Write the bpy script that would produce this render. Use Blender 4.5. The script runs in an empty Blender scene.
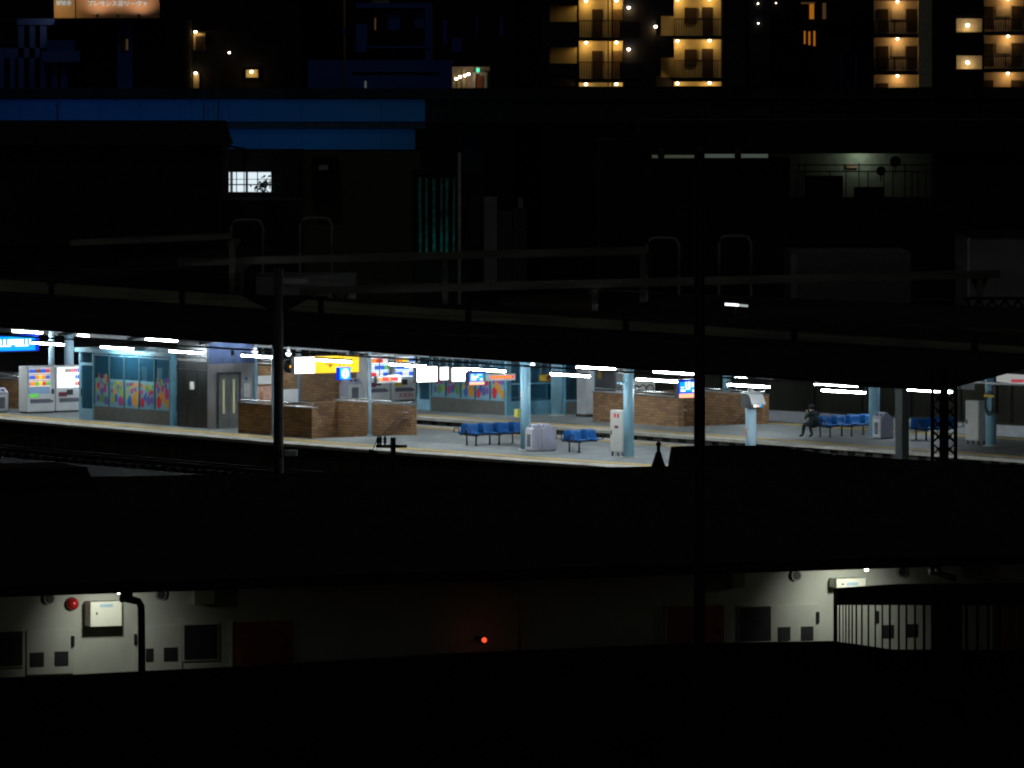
import bpy, bmesh, math, random
from mathutils import Vector, Matrix
random.seed(7)
PI = math.pi
scn = bpy.context.scene
COL = scn.collection

# ------------------------------------------------------------------ frames
# level camera 13 m above the platforms with a 232 mm lens, shifted down.
f, yh, H = 6600.0, 85.0, 13.0
A = math.radians(54.1); ca, sa = math.cos(A), math.sin(A)
OX, OY = -182 * (H * f / 355.5) / f, H * f / 355.5          # origin of the platform frame
FB = math.radians(22.0); cb, sb = math.cos(FB), math.sin(FB)
BX, BY = -6.44, 91.7                                        # origin of the near house frame


def W(t, w, z=0.0):
    """platform frame (along, across, up) -> world"""
    return Vector((OX + t * ca + w * sa, OY - t * sa + w * ca, z))


def tw(u, v, z=0.0):
    D = (H - z) * f / (v - yh); x = (u - 512) * D / f - OX; y = D - OY
    return x * ca - y * sa, x * sa + y * ca


def tu(u, w):
    k = (u - 512) / f
    return (k * (OY + w * ca) - OX - w * sa) / (ca + k * sa)


def zv(u, v, w):
    t = tu(u, w)
    return H - (v - yh) * (OY - t * sa + w * ca) / f


def P(u, v, D):
    return Vector(((u - 512) * D / f, D, H - (v - yh) * D / f))


def BW(x, y, z):
    return Vector((BX + x * cb - y * sb, BY + x * sb + y * cb, z))


def bu(u, y=0.0):
    """local x on the near house for image column u at offset y"""
    k = (u - 512) / f
    return (k * (BY + y * cb) - BX + y * sb) / (cb - k * sb)


def bz(u, v, y=0.0):
    x = bu(u, y)
    return H - (v - yh) * (BY + x * sb + y * cb) / f


# ------------------------------------------------------------------ materials
def newmat(name):
    m = bpy.data.materials.new(name); m.use_nodes = True
    nt = m.node_tree
    return m, nt, nt.nodes['Principled BSDF']


def mix_noise(nt, col, var, scale, detail=4.0, stretch=None):
    tc = nt.nodes.new('ShaderNodeTexCoord')
    src = tc.outputs['Object']
    if stretch:
        mp = nt.nodes.new('ShaderNodeMapping'); mp.inputs['Scale'].default_value = stretch
        nt.links.new(src, mp.inputs['Vector']); src = mp.outputs['Vector']
    n = nt.nodes.new('ShaderNodeTexNoise')
    n.inputs['Scale'].default_value = scale; n.inputs['Detail'].default_value = detail
    nt.links.new(src, n.inputs['Vector'])
    r = nt.nodes.new('ShaderNodeValToRGB')
    r.color_ramp.elements[0].position = .3; r.color_ramp.elements[1].position = .7
    r.color_ramp.elements[0].color = (*[max(0, c * (1 - var)) for c in col], 1)
    r.color_ramp.elements[1].color = (*[min(1, c * (1 + var)) for c in col], 1)
    nt.links.new(n.outputs['Fac'], r.inputs['Fac'])
    return r.outputs['Color'], n.outputs['Fac']


def M(name, col, rough=.6, metal=0.0, var=.15, scale=3.0, bump=0.0, spec=.5, stretch=None):
    m, nt, b = newmat(name)
    c, fac = mix_noise(nt, col, var, scale, stretch=stretch)
    nt.links.new(c, b.inputs['Base Color'])
    b.inputs['Roughness'].default_value = rough; b.inputs['Metallic'].default_value = metal
    b.inputs['Specular IOR Level'].default_value = spec
    if bump:
        bp = nt.nodes.new('ShaderNodeBump'); bp.inputs['Strength'].default_value = bump
        bp.inputs['Distance'].default_value = .02
        nt.links.new(fac, bp.inputs['Height']); nt.links.new(bp.outputs['Normal'], b.inputs['Normal'])
    return m


def EM(name, col, s):
    m, nt, b = newmat(name)
    b.inputs['Base Color'].default_value = (*[.35 * c for c in col], 1)
    b.inputs['Emission Color'].default_value = (*col, 1); b.inputs['Emission Strength'].default_value = s
    return m


def brick_mat(name, c1, c2, mortar):
    m, nt, b = newmat(name)
    tc = nt.nodes.new('ShaderNodeTexCoord'); sp = nt.nodes.new('ShaderNodeSeparateXYZ')
    nt.links.new(tc.outputs['Object'], sp.inputs[0])
    ad = nt.nodes.new('ShaderNodeMath'); nt.links.new(sp.outputs['X'], ad.inputs[0]); nt.links.new(sp.outputs['Y'], ad.inputs[1])
    cm = nt.nodes.new('ShaderNodeCombineXYZ'); nt.links.new(ad.outputs[0], cm.inputs[0]); nt.links.new(sp.outputs['Z'], cm.inputs[1])
    br = nt.nodes.new('ShaderNodeTexBrick')
    br.inputs['Scale'].default_value = 1.0
    br.inputs['Brick Width'].default_value = .30; br.inputs['Row Height'].default_value = .11
    br.inputs['Mortar Size'].default_value = .013; br.inputs['Bias'].default_value = -.1
    br.inputs['Color1'].default_value = (*c1, 1); br.inputs['Color2'].default_value = (*c2, 1); br.inputs['Mortar'].default_value = (*mortar, 1)
    nt.links.new(cm.outputs[0], br.inputs['Vector'])
    c, fac = mix_noise(nt, (1, 1, 1), .3, 1.7)
    mx = nt.nodes.new('ShaderNodeMix'); mx.data_type = 'RGBA'; mx.blend_type = 'MULTIPLY'; mx.inputs['Factor'].default_value = .75
    nt.links.new(br.outputs['Color'], mx.inputs['A']); nt.links.new(c, mx.inputs['B'])
    nt.links.new(mx.outputs['Result'], b.inputs['Base Color'])
    b.inputs['Roughness'].default_value = .75
    return m


def glass_mat(name, tint, alpha, rough=.08):
    """thin pane: part tinted gloss, part see-through"""
    m, nt, b = newmat(name)
    b.inputs['Base Color'].default_value = (*tint, 1); b.inputs['Roughness'].default_value = rough
    b.inputs['Alpha'].default_value = alpha
    return m


m_asphalt = M('platform asphalt', (.23, .25, .245), .62, var=.28, scale=1.3, bump=.15)
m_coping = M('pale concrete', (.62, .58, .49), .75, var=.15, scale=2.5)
m_yellow = M('yellow tactile paving', (.62, .42, .10), .7, var=.18, scale=6)
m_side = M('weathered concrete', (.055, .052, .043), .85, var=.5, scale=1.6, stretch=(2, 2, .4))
m_ballast = M('dark ballast', (.018, .017, .016), .95, var=.5, scale=9, bump=.4, spec=.1)
m_ground = M('dark ground', (.03, .03, .032), .95, var=.4, scale=.6)
m_rail = M('worn steel', (.022, .02, .018), .8, .0, spec=.1)
m_sleeper = M('concrete sleeper', (.016, .015, .014), .95, spec=.1)
m_roof = M('dark roofing', (.016, .015, .015), .9, var=.35, scale=1.5, spec=.15)
m_grey = M('grey painted steel', (.30, .31, .31), .55, var=.12)
m_dgrey = M('dark grey steel', (.045, .047, .05), .6)
m_black = M('black painted metal', (.012, .012, .013), .6, spec=.2)
m_ridge = M('stained ridge board', (.33, .32, .26), .85, var=.5, scale=.9, stretch=(.25, 1, 2))
m_beam = M('stained beam', (.165, .16, .13), .9, var=.6, scale=.7, stretch=(.3, 1, 2))
m_lblue = M('light blue paint', (.30, .56, .70), .45, var=.1, scale=2)
m_lblue2 = M('pale blue paint', (.40, .58, .70), .45, var=.1, scale=2)
m_frame = M('sky blue frame paint', (.16, .38, .50), .4)
m_mull = M('dark teal mullion', (.05, .12, .14), .4)
m_brick = brick_mat('brown brick', (.46, .235, .095), (.235, .115, .05), (.15, .115, .08))
m_steel = M('brushed stainless', (.42, .42, .43), .32, .9, var=.12, scale=6, stretch=(1, 1, .1))
m_steel_d = M('dark stainless', (.075, .08, .078), .36, .8, var=.2, scale=4, stretch=(1, 1, .15))
m_silver = M('polished rail', (.75, .76, .76), .22, .9, var=.05)
m_white = M('white enamel', (.72, .73, .73), .4, var=.06)
m_cream = M('off white panel', (.66, .65, .60), .5, var=.08)
m_lilac = M('pale lilac grey paint', (.52, .51, .60), .5, var=.08)
m_lilac_d = M('grey slot', (.16, .16, .2), .5)
m_blueseat = M('blue plastic', (.006, .15, .48), .5, var=.12, scale=4)
m_redp = M('red plastic', (.55, .03, .03), .4)
m_maroon = M('maroon plate', (.22, .03, .06), .5)
m_ysign = M('yellow sign paint', (.75, .52, .05), .5)
m_ybox = M('yellow box', (.65, .60, .08), .5)
m_glass = glass_mat('teal tinted glass', (.03, .13, .21), .40)
m_film = glass_mat('frosted film', (.30, .62, .74), .7, .35)
m_gdark = glass_mat('dark glass', (.02, .05, .06), .6)
m_wbase = M('grey brown base panel', (.13, .13, .112), .7, var=.12)
m_inner = M('pale teal lining', (.10, .21, .28), .7)
m_olive = M('olive cladding', (.075, .075, .05), .85, var=.3, scale=.8, stretch=(1, 1, .2))
m_olive2 = M('brown cladding', (.10, .075, .055), .85, var=.3)
m_gwall = M('grey wall', (.50, .52, .54), .8, var=.12)
m_navy = M('concrete tinted by blue light', (.03, .085, .50), .85, var=.2, scale=.2)  # bluish light on these buildings is put into the colour
m_girder = M('girder paint and blue light', (.04, .26, .52), .6, var=.2, scale=.25, stretch=(.5, 1, 1.5))  # blue paint that also carries the blue light on the girders
m_dark = M('dark cladding', (.022, .021, .022), .9, var=.4, scale=.3, spec=.1)
m_dark2 = M('brown dark cladding', (.035, .03, .024), .9, var=.4, scale=.3, spec=.1)
m_aptwall = M('cream plaster', (.56, .50, .26), .8, var=.12, scale=.8)
m_aptwall2 = M('pink grey plaster', (.50, .42, .34), .8, var=.12, scale=.8)
m_aptdark = M('dark balcony tile', (.03, .033, .05), .8, var=.3, scale=.4, spec=.15)
m_door = M('dark door', (.045, .03, .022), .6)
m_stucco = M('greenish white plaster', (.50, .52, .46), .85, var=.13, scale=1.4, bump=.08)
m_panel = M('pipe space door paint', (.52, .54, .48), .6, var=.06)
m_meter = M('cream meter box', (.72, .73, .62), .45, var=.05)
m_reddoor = M('red brown door', (.30, .085, .04), .6, var=.25, scale=3, stretch=(1, 1, .2))
m_window = M('black window', (.02, .022, .024), .5)
m_vent = M('vent hood metal', (.34, .34, .32), .5)
m_skin = M('skin', (.45, .28, .2), .55, var=.05)
m_jacket = M('dark jacket', (.018, .035, .032), .85)
m_trousers = M('black trousers', (.012, .012, .014), .85)
m_hair = M('black hair', (.01, .009, .009), .6)
m_leaf = M('dark leaves', (.03, .05, .025), .8)
m_paper = M('paper', (.7, .7, .68), .7)
m_pinkp = M('salmon poster', (.62, .36, .26), .6, var=.3, scale=5)
m_greybox = M('dim grey panel', (.26, .28, .27), .85, var=.2, scale=.5)
m_tealpipe = M('mottled teal pipe', (.06, .36, .33), .4, var=.7, scale=4)  # teal, mottled strongly at random

m_tube = EM('fluorescent tube glow', (.82, .93, 1.0), 132)
m_panelw = EM('white lit sign face', (1, .97, .98), 4.5)
m_ylit = EM('yellow lit sign face', (1.0, .62, .01), 1.15)
m_bluelit = EM('blue lit sign face', (.0, .03, .75), 1.1)
m_cyanlit = EM('cyan lit sign face', (.0, .40, 1.0), 1.15)
m_whitelit = EM('white lit lettering', (1, 1, 1), 1.6)
m_orangelit = EM('orange led strip', (1, .5, .28), 1.3)
m_redlit = EM('red led', (1, .03, .03), 1.2)
m_amber = EM('amber led', (1, .42, .03), 1.3)
m_vendlit = EM('vending display glow', (.75, .88, 1.0), 1.7)
m_vendback = EM('vending back glow', (.30, .50, .8), .32)
m_redspot = EM('red indicator glow', (1, .06, .012), 2.4)
m_warm = EM('warm lamp glow', (1, .80, .55), 14)
m_cool = EM('cool lamp glow', (1, .98, .9), 30)
m_winlit = EM('lit window glow', (.80, .93, 1.0), .95)
m_strip = EM('dim lit slot', (.8, .95, .8), .065)
m_green = EM('green exit sign glow', (.1, .9, .5), 1.3)
m_dusk = EM('dim warm window glow', (1, .5, .2), .05)
m_orangew = EM('orange window glow', (1, .32, .02), .32)
m_teltext = EM('pale sign lettering', (.62, .82, .9), .62)
DOT = [M('film ' + n, c, .5, var=.06) for n, c in (('orange', (.70, .30, .03)), ('green', (.10, .36, .08)), ('lime', (.42, .48, .05)),
       ('blue', (.02, .13, .45)), ('red', (.60, .03, .06)), ('magenta', (.50, .05, .25)), ('violet', (.16, .10, .38)))]
m_shelf = EM('vending shelf glow', (1, .80, .62), .95)
DRK = [EM('drink ' + n, c, .8) for n, c in (('orange', (1, .35, .04)), ('green', (.15, .6, .1)), ('blue', (.03, .16, .8)), ('red', (.8, .05, .03)),
       ('white', (.9, .9, .9)), ('yellow', (.95, .75, .05)), ('brown', (.25, .1, .03)))]


# ------------------------------------------------------------------ mesh builder
class MB:
    def __init__(s):
        s.v = []; s.f = []; s.m = []; s.sm = []

    def face(s, pts, mi=0):
        n = len(s.v); s.v += [tuple(p) for p in pts]
        s.f.append(tuple(range(n, n + len(pts)))); s.m.append(mi); s.sm.append(False); return s

    def box(s, x0, x1, y0, y1, z0, z1, mi=0):
        n = len(s.v)
        s.v += [(x, y, z) for z in (z0, z1) for x, y in ((x0, y0), (x1, y0), (x1, y1), (x0, y1))]
        for q in ((3, 2, 1, 0), (4, 5, 6, 7), (0, 1, 5, 4), (1, 2, 6, 5), (2, 3, 7, 6), (3, 0, 4, 7)):
            s.f.append(tuple(n + i for i in q)); s.m.append(mi); s.sm.append(False)
        return s

    def prism(s, poly, axis, a, b, mi=0):
        """poly 2D extruded along axis; axis 'y': (x,z), 'x': (y,z), 'z': (x,y)"""
        def p3(p, c):
            return {'y': (p[0], c, p[1]), 'x': (c, p[0], p[1]), 'z': (p[0], p[1], c)}[axis]
        n = len(s.v); k = len(poly)
        s.v += [p3(p, a) for p in poly] + [p3(p, b) for p in poly]
        s.f += [tuple(range(n, n + k))[::-1], tuple(range(n + k, n + 2 * k))]; s.m += [mi, mi]; s.sm += [False, False]
        for i in range(k):
            j = (i + 1) % k
            s.f.append((n + i, n + j, n + k + j, n + k + i)); s.m.append(mi); s.sm.append(False)
        return s

    def tube(s, pts, r, n=8, mi=0, r2=None):
        pts = [Vector(p) for p in pts]; base = len(s.v); L = len(pts)
        for i, p in enumerate(pts):
            d = (pts[min(i + 1, L - 1)] - pts[max(i - 1, 0)]).normalized()
            up = Vector((0, 0, 1)) if abs(d.z) < .95 else Vector((1, 0, 0))
            a = d.cross(up).normalized(); b = d.cross(a)
            rr = r if r2 is None else r + (r2 - r) * i / (L - 1)
            for k in range(n):
                c = 2 * PI * k / n
                s.v.append(tuple(p + a * rr * math.cos(c) + b * rr * math.sin(c)))
        for i in range(L - 1):
            for k in range(n):
                j = (k + 1) % n
                s.f.append((base + i * n + k, base + i * n + j, base + (i + 1) * n + j, base + (i + 1) * n + k)); s.m.append(mi); s.sm.append(True)
        s.f += [tuple(base + k for k in range(n))[::-1], tuple(base + (L - 1) * n + k for k in range(n))]; s.m += [mi, mi]; s.sm += [False, False]
        return s

    def lathe(s, prof, c=(0, 0, 0), n=16, mi=0):
        base = len(s.v); L = len(prof)
        for r, z in prof:
            for k in range(n):
                s.v.append((c[0] + r * math.cos(2 * PI * k / n), c[1] + r * math.sin(2 * PI * k / n), c[2] + z))
        for i in range(L - 1):
            for k in range(n):
                j = (k + 1) % n
                s.f.append((base + i * n + k, base + i * n + j, base + (i + 1) * n + j, base + (i + 1) * n + k)); s.m.append(mi); s.sm.append(True)
        s.f += [tuple(base + k for k in range(n))[::-1], tuple(base + (L - 1) * n + k for k in range(n))]; s.m += [mi, mi]; s.sm += [False, False]
        return s

    def disc(s, c, r1, r2, nrm, n=14, mi=0):
        """ellipse facing 'x', '-y' or 'y'"""
        pts = []
        for k in range(n):
            a = 2 * PI * k / n
            p, q = r1 * math.cos(a), r2 * math.sin(a)
            pts.append((c[0], c[1] + p, c[2] + q) if nrm == 'x' else (c[0] + p, c[1], c[2] + q))
        return s.face(pts, mi)

    def pbox(s, u0, u1, v0, v1, D, dep, mi=0):
        k = D / f
        return s.box((u0 - 512) * k, (u1 - 512) * k, D, D + dep, H - (v1 - yh) * k, H - (v0 - yh) * k, mi)

    def local(s, root):
        loc, rz = ROOT[root.name]; R = Matrix.Rotation(-rz, 3, 'Z')
        s.v = [tuple(R @ (Vector(p) - loc)) for p in s.v]; return s


ROOT = {}


def build(mb, name, mat, parent=None, bev=0.0):
    me = bpy.data.meshes.new(name)
    me.from_pydata(mb.v, [], mb.f); me.update()
    mats = mat if isinstance(mat, list) else [mat]
    for m in mats: me.materials.append(m)
    for p, mi, sm in zip(me.polygons, mb.m, mb.sm):
        p.material_index = mi; p.use_smooth = sm
    o = bpy.data.objects.new(name, me); COL.objects.link(o)
    if parent: o.parent = parent
    if bev:
        b = o.modifiers.new('edge', 'BEVEL'); b.width = bev; b.segments = 2; b.limit_method = 'ANGLE'
    return o


def tag(o, label, cat, group=None):
    o['label'] = label; o['category'] = cat
    if group: o['group'] = group
    return o


def thing(name, label, cat, loc, rz=0.0, group=None):
    o = bpy.data.objects.new(name, None); COL.objects.link(o)
    o.location = loc; o.rotation_euler = (0, 0, rz); o.empty_display_size = .2
    ROOT[o.name] = (Vector(loc), rz)
    return tag(o, label, cat, group)


def pth(name, label, cat, t, w, z=0.0, rot=0.0, group=None):
    return thing(name, label, cat, W(t, w, z), -A + rot, group)


def place(o, loc, rz=0.0):
    o.location = loc; o.rotation_euler = (0, 0, rz); return o


def dup(root, loc, rz, label=None):
    def cp(o, parent):
        c = o.copy(); COL.objects.link(c)
        if parent: c.parent = parent
        for ch in o.children: cp(ch, c)
        return c
    c = cp(root, None); c.location = loc; c.rotation_euler = (0, 0, rz); ROOT[c.name] = (Vector(loc), rz)
    if label: c['label'] = label
    return c


def struct(mb, name, mat, kind='structure', loc=(0, 0, 0), rz=0.0, bev=0):
    o = build(mb, name, mat, None, bev); o['kind'] = kind; place(o, loc, rz); return o


def text(body, name, size, mat, parent, loc, rot, ext=.004, align='CENTER'):
    cu = bpy.data.curves.new(name, 'FONT'); cu.body = body; cu.size = size; cu.extrude = ext; cu.align_x = align; cu.align_y = 'CENTER'
    to = bpy.data.objects.new(name + '_src', cu); COL.objects.link(to)
    dg = bpy.context.evaluated_depsgraph_get(); dg.update()
    me = bpy.data.meshes.new_from_object(to.evaluated_get(dg)); me.name = name
    bpy.data.objects.remove(to); bpy.data.curves.remove(cu)
    me.materials.clear(); me.materials.append(mat)
    o = bpy.data.objects.new(name, me); COL.objects.link(o); o.parent = parent
    o.location = loc; o.rotation_euler = rot
    return o


FACE_X = (PI / 2, 0, PI / 2)      # text readable when looking towards -x
FACE_MY = (PI / 2, 0, 0)          # text readable when looking towards +y

# ================================================================== SETTING
g = MB(); g.box(-400, 400, -30, 1400, -1.6, -1.25)
struct(g, 'ground', m_ground)
g = MB(); g.box(-60, 60, -12, 60, -1.246, -1.1)
struct(g, 'track_bed', m_ballast, loc=W(0, 0), rz=-A)

# platforms: curved near edge on the first one
EDGE = [(-60, -.6), (-32, -1.3), (-20.4, -1.65), (-12.4, -2.0), (-5, -2.3), (1.5, -2.55), (8, -2.4), (14, -2.15), (18.6, -1.75), (26, -1.3), (50, .3)]


def strip(w0f, w1f, z0, z1, pts=EDGE):
    mb = MB()
    for (t0, e0), (t1, e1) in zip(pts[:-1], pts[1:]):
        a0, b0, a1, b1 = w0f(e0), w1f(e0), w0f(e1), w1f(e1)
        mb.face([(t0, a0, z1), (t1, a1, z1), (t1, b1, z1), (t0, b0, z1)])
        mb.face([(t0, a0, z0), (t1, a1, z0), (t1, a1, z1), (t0, a0, z1)])
        mb.face([(t0, b0, z0), (t0, b0, z1), (t1, b1, z1), (t1, b1, z0)])
    return mb


P1F = 9.1
S1 = (-1.4, .15, 4.5, 4.9); S2 = (-.1, 16.1, 20.1, 5.45); S3 = (tu(335, 16.6), 16.6, 20.2, 9.0)      # stair openings: right end, front, back, length
struct(strip(lambda e: e + .35, lambda e: S1[1] + .02, -1.1, 0), 'platform', m_asphalt, loc=W(0, 0), rz=-A)
g = MB(); g.box(-60, 50, S1[2] + .02, P1F, -1.1, 0); g.box(-60, S1[0] - S1[3] + .1, S1[1] + .02, S1[2] + .02, -1.1, 0); g.box(S1[0], 50, S1[1] + .02, S1[2] + .02, -1.1, 0)
struct(g, 'platform', m_asphalt, loc=W(0, 0), rz=-A)
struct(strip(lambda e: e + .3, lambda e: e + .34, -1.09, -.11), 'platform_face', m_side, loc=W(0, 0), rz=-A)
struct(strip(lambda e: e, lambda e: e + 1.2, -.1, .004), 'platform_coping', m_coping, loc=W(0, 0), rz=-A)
struct(strip(lambda e: e + 1.25, lambda e: e + 2.0, .001, .009), 'tactile_paving', m_yellow, loc=W(0, 0), rz=-A)
g = MB(); g.box(-60, 50, P1F - .75, P1F + .1, -.1, .004); struct(g, 'platform_coping', m_coping, loc=W(0, 0), rz=-A)
g = MB(); g.box(-60, 50, P1F - 1.4, P1F - .85, .001, .009); struct(g, 'tactile_paving', m_yellow, loc=W(0, 0), rz=-A)
g = MB(); g.box(-60, 50, 12.7, 16.12, -1.1, 0); g.box(-60, 50, 20.22, 21.9, -1.1, 0)
g.box(-60, S3[0] - S3[3] + .1, 16.12, 20.22, -1.1, 0); g.box(S3[0], S2[0] - S2[3] + .1, 16.12, 20.22, -1.1, 0); g.box(S2[0], 50, 16.12, 20.22, -1.1, 0)
struct(g, 'platform', m_asphalt, loc=W(0, 0), rz=-A)
g = MB(); g.box(-60, 50, 12.3, 13.1, -.1, .004); struct(g, 'platform_coping', m_coping, loc=W(0, 0), rz=-A)
g = MB(); g.box(-60, 50, 13.25, 13.8, .001, .009); struct(g, 'tactile_paving', m_yellow, loc=W(0, 0), rz=-A)
g = MB(); g.box(-60, 50, 20.55, 21.05, .001, .009); struct(g, 'tactile_paving', m_yellow, loc=W(0, 0), rz=-A)
# platform face under the second coping: concrete posts, the shade of the gaps painted as a dark sheet
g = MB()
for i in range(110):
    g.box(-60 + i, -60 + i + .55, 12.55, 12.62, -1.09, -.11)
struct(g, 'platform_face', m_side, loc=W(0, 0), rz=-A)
g = MB(); g.box(-60, 50, 12.63, 12.69, -1.095, -.105); struct(g, 'platform_face', m_ballast, loc=W(0, 0), rz=-A)

# rails
first = None
for k, (w, lab) in enumerate([(-4.6, 'steel rail of the track along the near edge of the lit platform, outer one'), (-3.55, 'steel rail of the track along the near edge of the lit platform, inner one'),
                              (10.15, 'steel rail between the two platforms, closer to the benches'), (11.2, 'steel rail between the two platforms, closer to the far platform face')]):
    g = MB(); g.prism([(-.065, -.94), (.065, -.94), (.02, -.90), (.02, -.83), (.035, -.80), (-.035, -.80), (-.02, -.83), (-.02, -.90)], 'x', -58, 48)
    o = build(g, 'rail', m_rail); tag(o, lab, 'rail', 'rails'); place(o, W(0, w), -A)
g = MB()
for w in (-4.08, 10.67):
    for i in range(150):
        g.box(-55 + i * .68, -55 + i * .68 + .22, w - 1.0, w + 1.0, -1.099, -.94)
o = struct(g, 'sleepers', m_sleeper, 'stuff', W(0, 0), -A)


# ------------------------------------------------------------------ canopies
def canopy(label, w0, w1, t0, t1, ze, zr, wr, ridge, tilt):
    r = pth('platform_canopy', label, 'canopy', 0, 0, 0)
    g = MB(); th = .1
    prof = [(w0, ze), (wr, zr), (w1, ze - .05), (w1, ze - .05 + th), (wr, zr + th + .02), (w0, ze + th)]
    n = len(prof); base = len(g.v)
    for t in (t0, t1):
        for w, z in prof: g.v.append((t, w, z + tilt * t))
    for i in range(n):
        j = (i + 1) % n; g.f.append((i, j, n + j, n + i)); g.m.append(0); g.sm.append(False)
    g.f += [tuple(range(n))[::-1], tuple(range(n, 2 * n))]; g.m += [0, 0]; g.sm += [False, False]
    build(g, 'roof', m_roof, r)
    if ridge:
        tt = t0
        while tt < t1 - 1:                                     # board segments with gaps at the posts
            te = min(tt + 9.6, t1)
            g = MB(); z = zr + .12 + tilt * (tt + te) / 2
            za_, zb_ = zr + .02 + tilt * 2.2 * tt, zr + .02 + tilt * 2.2 * te
            g.prism([(tt, za_), (te - .12, zb_), (te - .12, zb_ + .46), (tt, za_ + .46)], 'y', wr - .3, wr - .24)
            build(g, 'ridge_board', m_ridge, r)
            g = MB(); g.box(te - .28, te + .02, wr - .36, wr - .31, z - .3, z + .55); g.box(te - .45, te + .2, wr - .36, wr - .22, z + .47, z + .56)
            build(g, 'ridge_post', m_black, r)
            tt += 9.6
    g = MB(); g.box(t0 + .1, t1 - 15, w1 - .55, w1 - .47, ze - .72, ze - .1); build(g, 'fascia', m_grey, r)
    g = MB(); g.box(t0 + .1, t1 - 9, 2.2 + w0, 2.32 + w0, ze - .08, ze + .12); build(g, 'purlin', m_grey, r)
    for k in range(int((t1 - t0) / 5)):
        tt = t0 + 2 + k * 5
        g = MB(); g.prism([(w0 + .2, ze - .0), (wr, zr - .15), (w1 - .6, ze - .06), (w1 - .6, ze - .2), (wr, zr - .35), (w0 + .2, ze - .12)], 'x', tt, tt + .1)
        build(g, 'rafter', m_dgrey, r)
    return r


canopy('long black pitched canopy roof over the nearer lit platform', -.7, 8.9, -45, 36, 3.38, 4.3, 4.5, True, -.0048)
canopy('black pitched canopy roof over the farther lit platform', 12.3, 20.7, -45, 40, 3.3, 4.1, 16.5, False, -.002)

# ------------------------------------------------------------------ fluorescent tubes
tube_root = None


def tube_light(t, w, z, label, L=2.25, group='fluorescent tubes under the canopies'):
    global tube_root
    if tube_root is None:
        r = pth('tube_light', label, 'light', t, w, z, group=group)
        g = MB(); g.prism([(-.05, .04), (.05, .04), (.03, .11), (-.03, .11)], 'x', -.03, L + .03); build(g, 'housing', m_grey, r)
        for a, b in ((0, L / 2 - .02), (L / 2 + .02, L)):
            g = MB(); g.tube([(a, 0, 0), (b, 0, 0)], .029, 10); build(g, 'tube', m_tube, r)
        g = MB(); g.tube([(.5, 0, .13), (.5, 0, .3)], .012, 5); g.tube([(L - .5, 0, .13), (L - .5, 0, .3)], .012, 5); build(g, 'hanger', m_dgrey, r)
        tube_root = r
        return r
    return dup(tube_root, W(t, w, z), -A, label)


rowA = [(-26.7, 'lower one of the two tubes touching the big blue departure board'), (-21.7, 'fluorescent tube just right of the big blue departure board, in front of the pillars'),
        (-16.8, 'fluorescent tube over the left half of the glass waiting room with dots'), (-11.2, 'fluorescent tube in front of the dark lift shaft front'),
        (-5.9, 'fluorescent tube in front of the lift door side, beside the dark pole'), (-1.6, 'fluorescent tube crossing the big yellow exit sign'),
        (4.0, 'fluorescent tube above the red led board and vending machines'), (9.0, 'fluorescent tube above the small blue display and the orange led board'),
        (13.6, 'fluorescent tube between the small yellow sign and the big round column'), (18.1, 'fluorescent tube touching the blue and orange clock display'),
        (23.3, 'fluorescent tube just left of the hooded platform post'), (28.6, 'lower one of the two tubes above the seated person and blue bench')]
for (t, lab), u in zip(rowA, (-38, 33, 101, 170, 242, 316, 390, 468, 551, 637, 728, 822)): tube_light(tu(u, .2), .2, 2.9, lab)
rowB = [(-31.9, 6.1, 'upper one of the two tubes by the big blue departure board'), (-26.8, 5.95, 'short looking tube over the gap left of the glass waiting room'),
        (-21.7, 5.8, 'upper tube over the right half of the glass waiting room with dots'), (-16.5, 5.6, 'fluorescent tube hidden by the canopy edge above the lift'),
        (-11.3, 5.4, 'fluorescent tube hidden by the canopy edge above the brick stairwell'), (-6.1, 5.2, 'fluorescent tube hidden by the canopy edge above the white lit panel'),
        (-1.0, 5.0, 'fluorescent tube hidden by the canopy edge above the yellow sign'), (4.0, 4.7, 'fluorescent tube hidden by the canopy edge above the three white panels'),
        (9.0, 4.35, 'upper tube against the canopy edge left of the big round column'), (13.9, 4.15, 'upper tube against the canopy edge above the blue clock display'),
        (19.2, 3.5, 'short tube between the black utility pole and the hooded post'), (24.2, 3.0, 'upper one of the two tubes above the seated person and blue bench'),
        (29.7, 2.9, 'fluorescent tube between the dark green column and the lattice mast')]
for (t, w, lab), u in zip(rowB, (13, 79, 146, None, None, None, None, None, 577, 654, 734, 815, 908)):
    o = tube_light(t if u is None else tu(u, w), w, 3.38 if u is None else 2.9, lab)
    if u in (79, 734): o.scale = (.32, 1, 1)
tube_light(tu(757, 3.3), 3.3, 2.9, 'short tube above the right end of the far brick wall, over the hooded post').scale = (.36, 1, 1)
for i in range(6):
    tube_light(-38 + i * 8.6, 14.6, 3.0, 'fluorescent tube under the farther canopy, out of sight behind the nearer roof')
for i in range(6):
    tube_light(-34 + i * 8.6, 19.2, 3.0, 'fluorescent tube under the farther canopy, out of sight behind the nearer roof')
g = MB(); g.box(-44, 35, -.06, .06, 3.1, 3.16); o = build(g, 'light_rail', m_dgrey); tag(o, 'thin dark conduit rail carrying the lower row of tubes', 'rail'); place(o, W(0, .2), -A)
g = MB(); g.box(-44, 35, -.05, .05, 3.12, 3.17); o = build(g, 'light_rail', m_dgrey); tag(o, 'thin dark conduit rail high under the canopy near its middle', 'rail'); place(o, W(0, 4.6), -A)

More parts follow.
